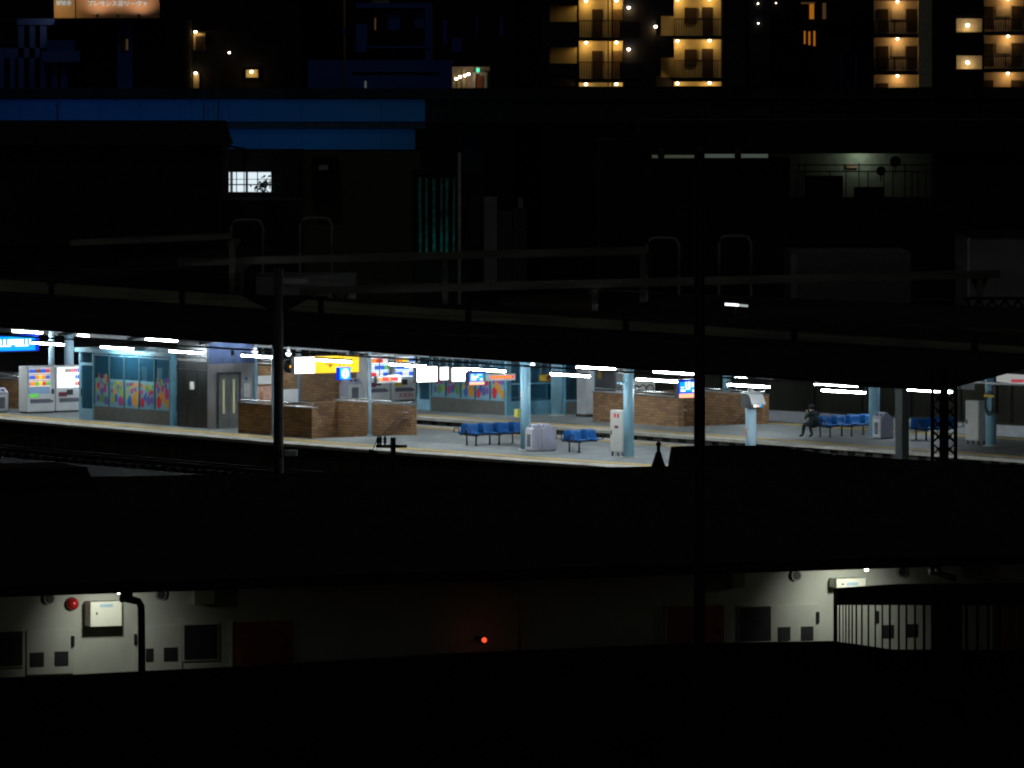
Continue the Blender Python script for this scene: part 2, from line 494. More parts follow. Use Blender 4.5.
# small bare bulbs under the canopy
for u, v, lab in ((255, 351, 'small bare bulb above the poster behind the brick wall'), (288.5, 353, 'small bare bulb right of the dark pole above the black signal lamp'), (532, 364, 'small round lamp under the canopy beside the pale blue column')):
    t, w = tw(u, v, 2.9)
    r = pth('ceiling_bulb', lab, 'lamp', t, w, 2.9, group='bare bulbs under the canopy')
    g = MB(); g.lathe([(.03, .1), (.09, .05), (.11, -.02), (.07, -.1), (.01, -.12)]); build(g, 'bulb', EM('bulb glow', (.85, .88, 1), 4), r)
    g = MB(); g.lathe([(.05, .1), (.05, .2), (.02, .35)]); build(g, 'socket', m_white, r)

# ------------------------------------------------------------------ columns
def column(t, w, label, r_=.19, h=3.35, mat=None, extra=None):
    r = pth('canopy_column', label, 'column', t, w, group='light blue canopy columns')
    g = MB(); g.lathe([(r_, .03), (r_, h)], n=20); build(g, 'shaft', mat or m_lblue, r)
    g = MB(); g.lathe([(r_ + .09, 0), (r_ + .09, .03)], n=16); build(g, 'base_plate', m_coping, r)
    g = MB(); g.box(-.3, .3, -.12, .12, h - .12, h); g.prism([(-.5, h), (.5, h), (r_, h - .4), (-r_, h - .4)], 'y', -.03, .03); build(g, 'bracket', mat or m_lblue, r)
    return r


c = column(9.26, 2.1, 'light blue column behind the twin litter bins', .18)
g = MB(); g.box(-.3, -.12, -.27, -.05, 1.17, 1.45); build(g, 'alarm_box', m_ybox, c)
g = MB()
for k in range(5): g.box(-.02 + .0, .05, -.195, -.186, 1.5 + k * .13, 1.59 + k * .13)
build(g, 'name_plate', m_white, c)
c = column(15.25, 2.2, 'light blue round column beside the white cabinet with red stickers', .185)
g = MB(); g.box(-.34, .34, -.26, -.2, 2.93, 3.02); g.lathe([(.1, 3.05), (.13, 3.12), (.1, 3.2)], (-.2, -.25, 0), 10); g.lathe([(.1, 3.05), (.13, 3.12), (.1, 3.2)], (.2, -.25, 0), 10); build(g, 'cable_clamp', m_grey, c)
g = MB(); g.box(-.36, .1, -.23, -.2, 2.55, 2.62); build(g, 'cross_strap', m_lblue, c)
column(tu(556.5, 17.6), 17.6, 'light blue round column beside the far waiting room', .22)
c = column(10.34, 17.2, 'light blue column between the bench and a single litter bin', .2)
g = MB(); g.box(-.36, -.2, -.2, .1, 1.9, 2.6); build(g, 'phone_cover', m_white, c)
g = MB(); g.box(.2, .45, -.22, .0, 2.15, 2.5); build(g, 'alarm_box', m_ybox, c)
c = column(17.0, 17.2, 'light blue column with a coiled black hose and yellow strap', .2)
g = MB()
for rr in (.26, .31, .36):
    g.tube([(.2 + rr * .75 * math.sin(a * PI / 12), -.24, 1.55 + rr * 1.2 * math.cos(a * PI / 12)) for a in range(25)], .018, 6)
build(g, 'hose', m_dgrey, c)
g = MB(); g.box(-.05, .5, -.29, -.26, 1.78, 1.86); build(g, 'strap', m_ysign, c)
g = MB(); g.box(.27, .5, -.2, -.05, 1.2, 2.2); build(g, 'hose_box', m_dgrey, c)
column(tu(727, 20.95), 20.95, 'light blue column rising behind the far brick stairwell', .16)
for u, w, lab in ((51.5, 7.0, 'grey blue column behind the vending machines, left one'), (69, 6.0, 'grey blue column behind the vending machines, right one')):
    column(tu(u, w), w, lab, .12 if u < 60 else .19, 3.3, m_lblue2)
r = pth('square_pillar', 'square pale grey pillar beside the far waiting room', 'pillar', tu(585.5, 17.8), 17.8)
g = MB(); g.box(-.3, .3, -.2, .2, .12, 3.3); build(g, 'shaft', m_gwall, r, .01)
g = MB(); g.box(-.33, .33, -.23, .23, 0, .12); build(g, 'plinth', m_side, r)

# hooded monitor post
r = pth('monitor_post', 'pale blue short post with a white hooded monitor on top', 'post', 22.3, 2.1)
g = MB(); g.lathe([(.185, .02), (.185, 2.02)], n=20); build(g, 'post', m_lblue2, r)
g = MB(); g.lathe([(.27, 0), (.27, .02)], n=16); build(g, 'base_plate', m_coping, r)
g = MB(); g.prism([(-.22, 2.02), (.32, 2.02), (.34, 2.1), (.26, 2.42), (.1, 2.5), (-.2, 2.5), (-.26, 2.3)], 'y', -.24, .24); build(g, 'monitor_case', m_dgrey, r)
g = MB(); g.prism([(-.22, 2.52), (.14, 2.52), (.30, 2.43), (.45, 2.14), (.47, 2.17), (.32, 2.47), (.15, 2.56), (-.22, 2.56)], 'y', -.29, .28); build(g, 'hood', m_white, r)
g = MB()
for i, x in enumerate((-.12, 0, .12)): g.box(.375, .40, x - .05, x + .05, 2.06, 2.14, i)
build(g, 'indicator', [m_whitelit, m_orangelit, m_cyanlit], r)
g = MB(); g.box(-.19, -.188, -.1, .1, 1.0, 1.3); g.box(-.1, .04, -.195, -.19, 1.05, 1.35); build(g, 'notice', m_pinkp, r)
g = MB()
for x in (-.15, 0, .12): g.tube([(x, 0, 2.54), (x, 0, 2.72)], .025, 6)
build(g, 'aerial', m_white, r)

# light blue pipe posts
for u, v, w, lab in ((275, 436, .02, 'thin light blue pipe standing against the outer brick wall'), (371.5, 436, 2.98, 'thin light blue pipe in the middle of the stair opening')):
    t, w = tw(u, v)
    g = MB(); g.tube([(0, 0, 0), (0, 0, 2.85)], .065, 10); g.tube([(0, 0, .0), (0, 0, .05)], .11, 10); g.tube([(0, 0, 2.85), (0, 0, 3.5)], .05, 10)
    o = build(g, 'pipe_post', m_lblue2); tag(o, lab, 'pipe'); place(o, W(t, w - .08), -A)
g = MB(); g.tube([(0, 0, 0), (0, 0, 3.2)], .07, 10); g.lathe([(.13, 0), (.13, .03)])
o = build(g, 'pipe_post', m_lblue2); tag(o, 'light blue pipe in front of the far brown brick wall, below the white panel', 'pipe'); place(o, W(tu(299, 15.4), 15.4), -A)


# ------------------------------------------------------------------ stairwells
def stairwell(label, tR, w0, w1, L, hh=1.1):
    r = pth('brick_stairwell', label, 'stairwell', tR, w0)
    Wd = w1 - w0; th = .25
    g = MB(); g.box(-L, 0, 0, th, 0, hh); build(g, 'side_wall', m_brick, r)
    g = MB(); g.box(-L, .15, Wd, Wd + th, -2.2, hh - .02); build(g, 'side_wall', m_brick, r)
    g = MB(); g.box(-L, -L + th, th + .002, Wd - .002, -2.2, hh - .03); build(g, 'end_wall', m_brick, r)
    g = MB(); g.box(-L - .02, .03, -.03, th + .03, hh + .002, hh + .05); build(g, 'coping', m_steel, r)
    g = MB(); g.box(-L - .02, .17, Wd - .03, Wd + th + .03, hh - .018, hh + .03); build(g, 'coping', m_steel, r)
    for y, e, hr in ((.12, 0, hh + .15), (Wd + .12, .15, hh + .1)):
        g = MB(); g.tube([(-L + .05, y, hr), (e - .1, y, hr)], .035, 8)
        k = int(L / 1.2)
        for i in range(k + 1):
            x = -L + .2 + i * (L - .4) / k; g.tube([(x, y, hr - .1), (x, y, hr)], .018, 6)
        build(g, 'guard_rail', m_silver, r)
    for y in (Wd - .09, th + .09):                              # stair handrails going down towards -x
        for dz in (.0, -.22):
            g = MB(); g.tube([(.1, y, .86 + dz), (-.18, y, .86 + dz), (-3.0, y, -1.0 + dz)], .025, 8); build(g, 'handrail', m_silver, r)
    g = MB()
    for i in range(11):
        g.box(-.3 * (i + 1) - .02, -.3 * i - .02, th + .004, Wd - .004, -2.15, -.004 - .17 * i)
    build(g, 'steps', m_side, r)
    return r


stairwell('brown brick stairwell at the front of the nearer platform, steel rails on top', *S1)
stairwell('brown brick stairwell on the farther platform behind the round column', *S2, hh=1.12)
stairwell('brown brick stairwell on the farther platform below the yellow exit sign', *S3, hh=1.35)
stairwell('brick stairwell at the far left beside the first vending machine', tu(19, 3.2), 3.2, 5.2, 6, 1.15)


# ------------------------------------------------------------------ waiting rooms
ELL = []
rnd = random.Random(3)


def dot_film(r, x0, x1, y, z0, z1, seed):
    rr = random.Random(seed); g = MB(); wd = x1 - x0
    g.face([(x0, y, z0), (x1, y, z0), (x1, y, z0 + (z1 - z0) * .54), (x0, y, z0 + (z1 - z0) * .54)], 0)
    k = 0; placed = []
    for tries in range(400):
        q = rr.random() ** 1.3; z = z0 + .08 + q * (z1 - z0) * (.56 if seed in (5, 49) else .44)
        big = max(.06, (.22 if seed in (5, 49) else .19) * (1 - q * .75) * rr.uniform(.6, 1.1))
        x = rr.uniform(x0 + big, x1 - big) if x1 - x0 > 2 * big else (x0 + x1) / 2
        b = big * rr.uniform(1.05, 1.6); z = max(z, z0 + b)
        if any(((x - a) / (big + c)) ** 2 + ((z - d) / (b + e)) ** 2 < .62 for a, d, c, e in placed): continue
        placed.append((x, z, big, b)); k += 1
        g.disc((x, y - .004 - .0004 * k, z), big, b, '-y', 14, 1 + rr.randrange(7))
        if k > 16: break
    return build(g, 'dot_film', [m_film] + DOT, r)


def waiting_room(label, t0, w0, wide, depth, npan, door, h=2.62, tilt=0):
    r = pth('waiting_room', label, 'waiting room', t0, w0)
    g = MB(); g.box(-.12, wide + .12, -.15, depth + .12, h, h + .16); build(g, 'roof', m_frame, r)
    g = MB(); g.box(door + .06, wide - .1, -.02, .06, 0, .55); build(g, 'base_panel', m_wbase, r)
    pw = (wide - door - .22) / npan
    g = MB()
    for i in range(npan + 1):
        x = door + .1 + i * pw; g.box(x - .035, x + .035, -.03, .07, .55, h)
    build(g, 'mullions', m_mull, r)
    g = MB()
    g.box(door, door + .09, -.035, .08, 0, h); g.box(wide - .1, wide, -.035, .08, 0, h)
    g.box(door + .1, wide - .1, -.028, .066, .55, .61); g.box(door + .1, wide - .1, -.028, .066, h - .1, h - .002)
    build(g, 'window_frame', m_frame, r)
    for i in range(npan):
        x = door + .1 + i * pw
        g = MB(); g.box(x + .035, x + pw - .035, .01, .022, .61, h - .1); wn = build(g, 'window', m_glass, r)
        dot_film(wn, x + .045, x + pw - .045, .004, .615, h - .12, 11 * i + 5)
    if door > .3:
        g = MB(); g.box(0, .1, -.03, .08, .0, h); g.box(.1, door, -.02, .06, .0, .42); g.box(.1, door, -.02, .06, 2.1, 2.2); g.box(.1, .16, -.02, .06, .42, 2.1)
        d = build(g, 'door', m_lblue, r)
        g = MB(); g.box(.16, door, .0, .015, .42, 2.1); build(g, 'door_glass', m_glass, d)
        g = MB(); g.box(.18, .22, -.06, -.02, .9, 1.2); build(g, 'handle', m_silver, d)
    g = MB(); g.box(0, .08, .1, depth, 0, h); build(g, 'end_wall', m_inner, r)
    g = MB(); g.box(wide - .08, wide, .09, depth, 0, .55); g.box(wide - .08, wide, .09, .2, .55, h); g.box(wide - .08, wide, depth - .1, depth, .55, h); g.box(wide - .08, wide, .2, depth - .1, h - .3, h - .002); g.box(wide - .08, wide, .2, depth - .1, 1.2, 1.26)
    build(g, 'end_frame', m_frame, r)
    g = MB(); g.box(wide - .05, wide - .035, .2, depth - .1, .55, h - .3); build(g, 'end_glass', m_glass, r)
    g = MB(); g.box(.1, wide - .1, depth, depth + .06, 0, h - .002); build(g, 'back_wall', m_inner, r)
    g = MB()
    for i in range(4): g.box(.7 + i * 1.1, 1.3 + i * 1.1, depth - .05, depth - .01, 1.1 + .2 * (i % 2), 2.0)
    build(g, 'notice', m_white, r)
    g = MB(); g.tube([(wide * .25, depth * .5, h - .12), (wide * .45, depth * .5, h - .12)], .03); g.tube([(wide * .6, depth * .5, h - .12), (wide * .8, depth * .5, h - .12)], .03); build(g, 'ceiling_tube', EM('inside tube glow', (.70, .90, 1), 18), r)
    return r


t0w = tu(79.5, .95)
waiting_room('glass waiting room with coloured dots, beside the two vending machines', t0w, .95, tu(172, .95) - t0w, 2.3, 5, tu(93, .95) - t0w)
t1w = tu(417.5, 15.9)
waiting_room('glass waiting room with coloured dots on the far platform, behind the white lit panels', t1w, 15.9, tu(507, 15.9) - t1w, 2.4, 5, tu(430, 15.9) - t1w)
# clear glazed annex with blue seats inside
tA, tB = tu(509.5, 18.2), tu(563.5, 18.2)
r = pth('glazed_annex', 'clear glazed waiting annex with blue frames behind the pale blue column', 'waiting room', tA, 18.2)
wide = tB - tA; h = 2.65
g = MB(); g.box(-.1, wide + .06, -.1, 1.6, h, h + .15); build(g, 'roof', m_frame, r)
g = MB(); g.box(0, wide, -.02, .06, 0, .5); build(g, 'base_panel', m_wbase, r)
g = MB()
for q in (0, .19, .70, 1):
    g.box(q * wide - .05, q * wide + .05, -.04, .08, .0, h)
g.box(0, wide, -.03, .07, .5, .57); build(g, 'window_frame', m_frame, r)
g = MB(); g.box(0, wide, .01, .02, .57, h); build(g, 'window', glass_mat('clear teal pane', (.03, .14, .18), .3), r)
g = MB(); g.box(0, wide, 1.5, 1.56, 0, h - .002); build(g, 'back_wall', m_inner, r)
g = MB(); g.box(wide - .05, wide + .05, .7, .78, .575, h - .003); g.box(wide - .05, wide + .05, 1.42, 1.498, 0, h - .003); g.box(wide - .03, wide + .03, .09, 1.41, .5, .57); build(g, 'end_frame', m_frame, r)
g = MB(); g.box(wide - .03, wide + .03, .09, 1.41, 0, .498); build(g, 'end_base', m_wbase, r)
g = MB(); g.box(wide - .008, wide + .008, .09, .69, .575, h - .003); g.box(wide - .008, wide + .008, .79, 1.41, .575, h - .003); build(g, 'end_glass', m_gdark, r)
g = MB(); g.box(.54 * wide, .62 * wide, 1.2, 1.4, 0, h - .01); build(g, 'inner_post', M('strong blue paint', (.03, .18, .5), .5), r)
g = MB(); g.tube([(.2, .8, h - .12), (1.3, .8, h - .12)], .03); g.tube([(1.7, .8, h - .12), (2.9, .8, h - .12)], .03); build(g, 'ceiling_tube', EM('annex tube glow', (.75, .92, 1), 20), r)


# ------------------------------------------------------------------ benches
def shell(mb, x, y, d):
    """plastic seat shell facing d along x"""
    pr = []
    path = [(.02, .80), (.045, .70), (.055, .58), (.075, .48), (.12, .44), (.22, .425), (.36, .43), (.46, .445)]
    for i, (a, z) in enumerate(path): pr.append((x + d * (a + .11), z))
    hw = .225; n = len(mb.v); cols = (-1, -.6, 0, .6, 1)
    for i, (px_, z) in enumerate(pr):
        for c_ in cols:
            edge = abs(c_) ** 3
            wdt = hw * (.86 if i == 0 else 1)
            mb.v.append((px_ + d * .05 * edge * (1 if i < 4 else 0), y + c_ * wdt, z + (.03 * edge if i >= 4 else 0) - (.02 * edge if i == 0 else 0)))
    k = len(cols)
    for i in range(len(pr) - 1):
        for j in range(k - 1):
            q = (n + i * k + j, n + i * k + j + 1, n + (i + 1) * k + j + 1, n + (i + 1) * k + j)
            mb.f.append(q if d > 0 else q[::-1]); mb.m.append(0); mb.sm.append(True)


def bench(label, t, w, nseat, pitch=.68):
    r = pth('bench', label, 'bench', t, w, group='blue back to back benches')
    ln = (nseat - 1) * pitch
    for i in range(nseat):
        for d in (1, -1):
            g = MB(); shell(g, 0, i * pitch, d)
            o = build(g, 'seat', m_blueseat, r)
            sm = o.modifiers.new('thick', 'SOLIDIFY'); sm.thickness = .022; sm.offset = 0
    g = MB(); g.box(-.32, -.26, -.2, ln + .2, .37, .42); g.box(.26, .32, -.2, ln + .2, .37, .42); build(g, 'beam', m_dgrey, r)
    ys = [.1 + k * 1.02 for k in range(int(ln / 1.02) + 1)]
    for y in ys:
        for x in (-.29, .29):
            g = MB(); g.tube([(x, y, 0), (x, y, .38)], .03, 8); g.box(x - .06, x + .06, y - .04, y + .04, 0, .015); build(g, 'leg', m_dgrey, r)
        g = MB(); g.box(-.4, .4, y - .025, y + .025, .34, .37); build(g, 'cross_bar', m_dgrey, r)
    for d in (1, -1):
        for y in (-.31, ln + .31):
            g = MB(); g.tube([(d * .2, y, .42), (d * .2, y, .62), (d * .5, y, .62), (d * .52, y, .45)], .022, 6); build(g, 'armrest', m_dgrey, r)
    return r


bench('blue bench of joined seats left of the pale blue column', 5.75, 2.15, 4)
bench('short blue bench between the litter bins and the white cabinet', 11.45, 2.55, 2)
tC, wC = tw(823, 437)
bench('blue bench with a person sitting at its end', tC, wC, 4)
tD, wD = tw(919, 440)
bench('blue bench between the dark green column and the lattice mast', tD, wD, 3)
bench('blue bench inside the glazed annex', tu(534, 19.0), 19.0, 2)


# ------------------------------------------------------------------ litter bins
def bin_(label, t, w, rot=0, mb_w=.47, mb_d=.62, h=.98, mat=None):
    """slotted front faces -y; gable seen along x"""
    r = pth('litter_bin', label, 'bin', t, w, rot=rot, group='pale lilac litter bins')
    hw = mb_w / 2
    g = MB(); g.prism([(0, .03), (mb_d, .03), (mb_d, h * .76), (mb_d * .45, h), (.0, h * .8)], 'x', -hw, hw); build(g, 'body', mat or m_lilac, r, .012)
    g = MB(); g.box(-hw + .02, hw - .02, .03, mb_d - .03, 0, .03); build(g, 'plinth', m_dgrey, r)
    g = MB(); g.box(-hw + .05, hw - .05, -.012, 0, .08, h * .74); d = build(g, 'front_door', m_white, r)
    g = MB(); g.box(-hw * .45, hw * .45, -.016, -.0125, .16, h * .62); build(g, 'slot_grille', m_lilac_d, d)
    g = MB(); ang = math.atan2(h * .2, mb_d * .45)
    for x in (-.11, .11):
        pts = [(x + .07 * math.cos(a), .13 + .07 * math.sin(a) * math.cos(ang), h * .8 + (.13 + .07 * math.sin(a) * math.cos(ang)) * math.tan(ang) + .006) for a in [2 * PI * k / 12 for k in range(12)]]
        g.face(pts)
    build(g, 'hole', m_black, r)
    return r


t, w = tw(529, 451.4); bin_('pale litter bin touching the pale blue column, left one of the twin pair', t, w)
t, w = tw(538.2, 451.2); bin_('pale litter bin with a wide plain gable side, right one of the twin pair', t, w, mb_w=.50)
t, w = tw(876.5, 438.8); bin_('single pale litter bin with a blue label, right of the column with the yellow box', t, w)
t, w = tw(355, 402.5); bin_('large lilac litter bin with two holes in front of the far vending machines', t, w, rot=PI / 2, mb_w=.75, mb_d=.6, h=1.0)
t, w = tw(2, 412.5); bin_('grey litter bin cut by the left edge beside the vending machine', t, w, rot=PI / 2, mb_w=.6)


# ------------------------------------------------------------------ vending machines
def vending(label, t, w, wd, dep, h, style, logo=None):
    """front faces +x at x=0, width along +y"""
    r = pth('vending_machine', label, 'vending machine', t, w, group='vending machines on the platforms')
    g = MB(); g.box(-dep, 0, 0, wd, .06, h); build(g, 'body', m_white, r, .015)
    g = MB(); g.box(-dep + .05, -.05, .05, wd - .05, 0, .06); build(g, 'plinth', m_dgrey, r)
    if style < 2:
        y0, y1 = .06, wd * .8 if style == 0 else wd * .94
    else:
        y0, y1 = wd * .08, wd * .9
    z1 = h - .07; z0 = .98 if style != 0 else .78
    g = MB(); g.box(.001, .03, y0, y1, z0, z1); dw = build(g, 'display_window', m_vendback if style != 1 else m_vendlit, r)
    rows = 4 if style == 0 else 3
    rg = random.Random(t * 7 + w)
    dz = (z1 - z0) / rows
    for i in range(rows):
        zz = z0 + i * dz
        if style == 0 and i == 0: continue
        g = MB(); n = 11
        pal = {0: [[4, 1, 2], [0, 1, 5, 3, 1], [2, 0, 5, 0, 2], [2, 6, 2, 3]], 1: [[4, 4, 3], [4, 4, 2], [4, 6, 3, 2]], 2: [[3, 4, 2], [4, 2, 2, 1], [0, 3, 4]], 3: [[2, 4, 2], [2, 2, 4], [0, 5, 2]]}[style][i]
        for k in range(n):
            yy = y0 + .04 + k * (y1 - y0 - .08) / n
            g.lathe([(.034, 0), (.034, dz * .5), (.016, dz * .6), (.016, dz * .68)], (.07, yy + .04, zz + .07), 8, pal[min(len(pal) - 1, k * len(pal) // n)])
        build(g, 'drink_row', DRK, dw)
        g = MB(); g.box(.03, .11, y0, y1, zz + .03, zz + .055); g.box(.031, .06, y0 + .02, y1 - .02, zz + dz - .05, zz + dz - .01)
        build(g, 'price_strip', m_vendlit if style else m_shelf, dw)
    g = MB(); g.box(.001, .02, wd * .12, wd * .84, .40, .56); build(g, 'delivery_slot', m_lilac_d, r)
    g = MB(); g.box(.001, .03, wd * .88, wd * .96, .75, .95) if style == 0 else g.box(.001, .03, wd * .4, wd * .62, .68, .9); build(g, 'coin_panel', m_dgrey, r)
    g = MB(); g.box(.001, .012, .12, wd * .4, .62, .80); build(g, 'sticker', DRK[1] if style == 0 else (m_ysign if style == 3 else m_maroon), r)
    g = MB(); g.box(.001, .012, wd * .85, wd * .93, .42, .5); build(g, 'return_cup', m_dgrey, r)
    if logo: text(logo, 'lettering', .27, m_redp, r, (.012, wd * .58, .245), FACE_X)
    return r


t, w = tw(27, 413.6); vending('white vending machine with rows of coloured bottles, at the far left', t, w, 1.3, .62, 1.86, 0)
vending('vending machine with a bright white display, between its neighbour and the waiting room', t - .15, w + 1.45, 1.25, .62, 1.84, 1)
t, w = tw(366, 402.5); vending('vending machine with blue display rows behind the thin blue pipe', t, w, 1.2, .7, 1.9, 2)
v4 = vending('pale vending machine with red lettering low on its front', t, w + 1.32, 1.18, .7, 1.9, 3, 'KIRIN')

# ------------------------------------------------------------------ lift tower
tE = tu(207.5, .85); wE0, wE1 = .85, 3.05
tL = tu(177.5, .85)
r = pth('lift_tower', 'steel clad lift tower with dark front and grey double doors', 'lift', tE, wE0)
Lx = tE - tL; Wd = wE1 - wE0
g = MB(); g.box(-Lx, 0, 0, Wd, 0, 3.3); build(g, 'shaft', m_steel, r)
g = MB()
for i in range(3):
    for j in range(3):
        x0 = -Lx + .01 + i * Lx / 3; z0, z1 = ((.02, 2.2), (2.22, 2.72), (2.74, 3.28))[j]
        g.box(x0 + .012, x0 + Lx / 3 - .012, -.03, -.002, z0, z1)
build(g, 'front_panel', m_steel_d, r)
g = MB(); g.box(-Lx + .002, -.002, -.05, -.031, 2.52, 2.62); build(g, 'trim_strip', m_silver, r)
g = MB(); g.box(-Lx * .55, -Lx * .42, -.05, -.031, 1.45, 1.75); build(g, 'call_plate', m_cream, r)
g = MB(); g.box(.002, .03, .05, Wd - .08, 2.45, 3.25); build(g, 'upper_panel', M('steel with painted blue glow', (.13, .19, .36), .3, .7, var=.5, scale=1.2), r)  # blue in the steel stands in for lit bluish glass
g = MB(); g.box(.002, .05, .42, .49, 0, 2.12); g.box(.002, .05, 1.42, 1.49, 0, 2.12); g.box(.002, .05, .49, 1.42, 2.03, 2.12); build(g, 'door_frame', m_dgrey, r)
for y in (.50, .96):
    g = MB(); g.box(.003, .035, y, y + .45, .02, 2.02); d = build(g, 'door', M('lift door grey', (.2, .21, .21), .45, .5), r)
    g = MB(); g.box(.036, .045, y + .17, y + .25, .55, 1.85); build(g, 'pane', EM('lift car glow', (.75, .8, .45), .3), d)
g = MB(); g.box(.002, .03, 1.62, 1.92, 1.15, 1.68); build(g, 'notice', m_white, r)
g = MB(); g.box(.002, .02, 1.72, 1.81, 1.80, 1.92); build(g, 'pictogram', m_blueseat, r)
g = MB(); g.box(.002, .06, 1.05, 1.18, 2.75, 2.95); build(g, 'floor_indicator', m_black, r)
g = MB(); g.box(.002, .07, Wd - .07, Wd + .02, 0, 3.3); build(g, 'corner_post', m_lblue, r)


# ------------------------------------------------------------------ cabinets
def cabinet(label, t, w, stickers):
    r = pth('equipment_cabinet', label, 'cabinet', t, w)
    g = MB(); g.box(-.37, .37, 0, .36, .16, 1.6); build(g, 'body', m_cream, r, .012)
    g = MB()
    for x in (-.33, .28):
        for y in (.03, .28): g.box(x, x + .05, y, y + .05, 0, .16)
    build(g, 'feet', m_dgrey, r)
    g = MB(); g.box(-.33, .33, -.012, -.001, .2, 1.56); d = build(g, 'door', m_cream, r, .004)
    g = MB(); g.box(-.29, -.25, -.04, -.0125, .75, .9); build(g, 'handle', m_dgrey, d)
    if stickers:
        g = MB(); g.box(-.13, -.0, -.018, -.0125, 1.35, 1.5); build(g, 'sticker', EM('red lamp', (1, .08, .02), .5), d)
        g = MB(); g.box(.06, .16, -.018, -.0125, 1.35, 1.5); build(g, 'sticker', m_maroon, d)
        g = MB(); g.box(-.1, .12, -.018, -.0125, .98, 1.08); build(g, 'sticker', m_maroon, d)
    return r


t, w = tw(616.5, 456.3); cabinet('white upright cabinet with red stickers in front of the round column', t, w, True)
t, w = tw(972, 444.8); cabinet('plain white upright cabinet left of the column with the coiled hose', t, w, False)


# ------------------------------------------------------------------ signs (faces look along +x)
def sign(name, label, cat, u0, u1, v0, v1, z, mats, depth=.22, rods=True, group=None, trim=None):
    t, w = tw((u0 + u1) / 2, (v0 + v1) / 2, z)
    D = OY - t * sa + w * ca; k = D / f
    ww = (u1 - u0) * k / sa; hh = (v1 - v0) * k
    r = pth(name, label, cat, t, w, z, group=group)
    g = MB(); g.box(-depth, 0, -ww / 2, ww / 2, -hh / 2, hh / 2); build(g, 'case', trim or m_dgrey, r, .01)
    e = .03
    g = MB(); g.box(.001, .015, -ww / 2 + e, ww / 2 - e, -hh / 2 + e, hh / 2 - e); fc = build(g, 'face', mats, r)
    if rods:
        g = MB()
        for y in (-ww * .32, ww * .32): g.tube([(-depth / 2, y, hh / 2), (-depth / 2, y, 3.35 - z)], .018, 6)
        build(g, 'hanger_rod', m_grey, r)
    return r, fc, ww, hh


sign('lightbox', 'white lightbox left of the big yellow exit sign', 'sign', 294.5, 315, 356.5, 374, 2.5, m_panelw, group='white lightboxes')
sign('lightbox', 'largest white lightbox of the row above the far dotted waiting room', 'sign', 416.5, 437.5, 366, 382.5, 2.5, m_panelw, group='white lightboxes')
sign('lightbox', 'smallest white lightbox, in the middle of the row of three', 'sign', 439.5, 450.5, 366.5, 380.5, 2.5, m_panelw, group='white lightboxes')
sign('lightbox', 'white lightbox touching the small blue display', 'sign', 451.5, 467.5, 367, 382, 2.5, m_panelw, group='white lightboxes')
r, fc, ww, hh = sign('exit_sign', 'big yellow lit exit sign with a small down arrow', 'sign', 309, 359, 355, 373.5, 2.45, m_ylit)
g = MB(); y = -.18; g.face([(.02, y - .14, .02), (.02, y, -.12), (.02, y + .14, .02), (.02, y + .08, .02), (.02, y, -.05), (.02, y - .08, .02)]); g.box(.018, .022, y - .02, y + .02, -.05, .14); g.box(.018, .022, y - .2, y - .15, -.0, .05); g.box(.018, .022, y + .15, y + .2, -.0, .05)
build(g, 'arrow', M('brown arrow', (.35, .12, .02), .6), fc)
g = MB(); g.box(.016, .02, -ww / 2 + .05, ww / 2 - .05, .17, .2); build(g, 'divider', m_ysign, fc)
r, fc, ww, hh = sign('platform_number_sign', 'small blue sign with a white disc reading 1 below the yellow sign', 'sign', 339.5, 350.8, 367.3, 380, 2.45, m_cyanlit, trim=m_bluelit)
g = MB(); g.disc((.02, 0, 0), .17, .19, 'x', 20); build(g, 'disc', EM('white disc glow', (.9, .97, 1), .85), fc)
text('1', 'numeral', .26, M('blue numeral', (.01, .06, .25), .6), fc, (.026, 0, 0), FACE_X)
r, fc, ww, hh = sign('led_board', 'white led board with a red line above the stair wall', 'sign', 376.5, 401, 375.5, 383, 2.4, m_white, .15, trim=m_white)
g = MB(); g.box(.017, .024, -ww * .4, ww * .36, -hh * .2, hh * .24); build(g, 'led_line', m_redlit, fc)
g = MB(); g.box(.026, .03, -ww * .4, -ww * .28, -hh * .14, hh * .18); g.box(.026, .03, -.02, .06, -hh * .14, hh * .18); build(g, 'led_text', m_amber, fc)
r, fc, ww, hh = sign('led_board', 'white led board with orange characters left of the pale blue column', 'sign', 488.5, 515.5, 374, 380.5, 2.5, m_white, .15, trim=m_white)
g = MB(); g.box(.017, .02, -ww * .42, ww * .42, -hh * .2, hh * .25); build(g, 'led_line', m_redlit, fc)
g = MB()
for k in range(8): g.box(.022, .026, -ww * .38 + k * ww * .095, -ww * .38 + k * ww * .095 + ww * .05, -hh * .12, hh * .18)
build(g, 'led_text', m_amber, fc)


def departure(label, u0, u1, v0, v1, z, strip_, marks, name='departure_display'):
    r, fc, ww, hh = sign(name, label, 'display', u0, u1, v0, v1, z, m_bluelit)
    zb = -hh / 2 + .03
    if strip_:
        g = MB(); g.box(.016, .03, -ww / 2 + .03, ww / 2 - .03, zb, zb + hh * .22); build(g, 'orange_strip', m_orangelit, fc); zb += hh * .25
    g = MB(); g.box(.016, .022, -ww * .42, ww * .42, zb + hh * .04, hh / 2 - hh * .12); build(g, 'lit_screen', m_cyanlit, fc)
    g = MB()
    for a, b, c_, d in marks: g.box(.024, .028, ww * (a - .5), ww * (b - .5), zb + hh * c_, zb + hh * d)
    build(g, 'characters', m_whitelit, fc)
    return fc, ww, hh


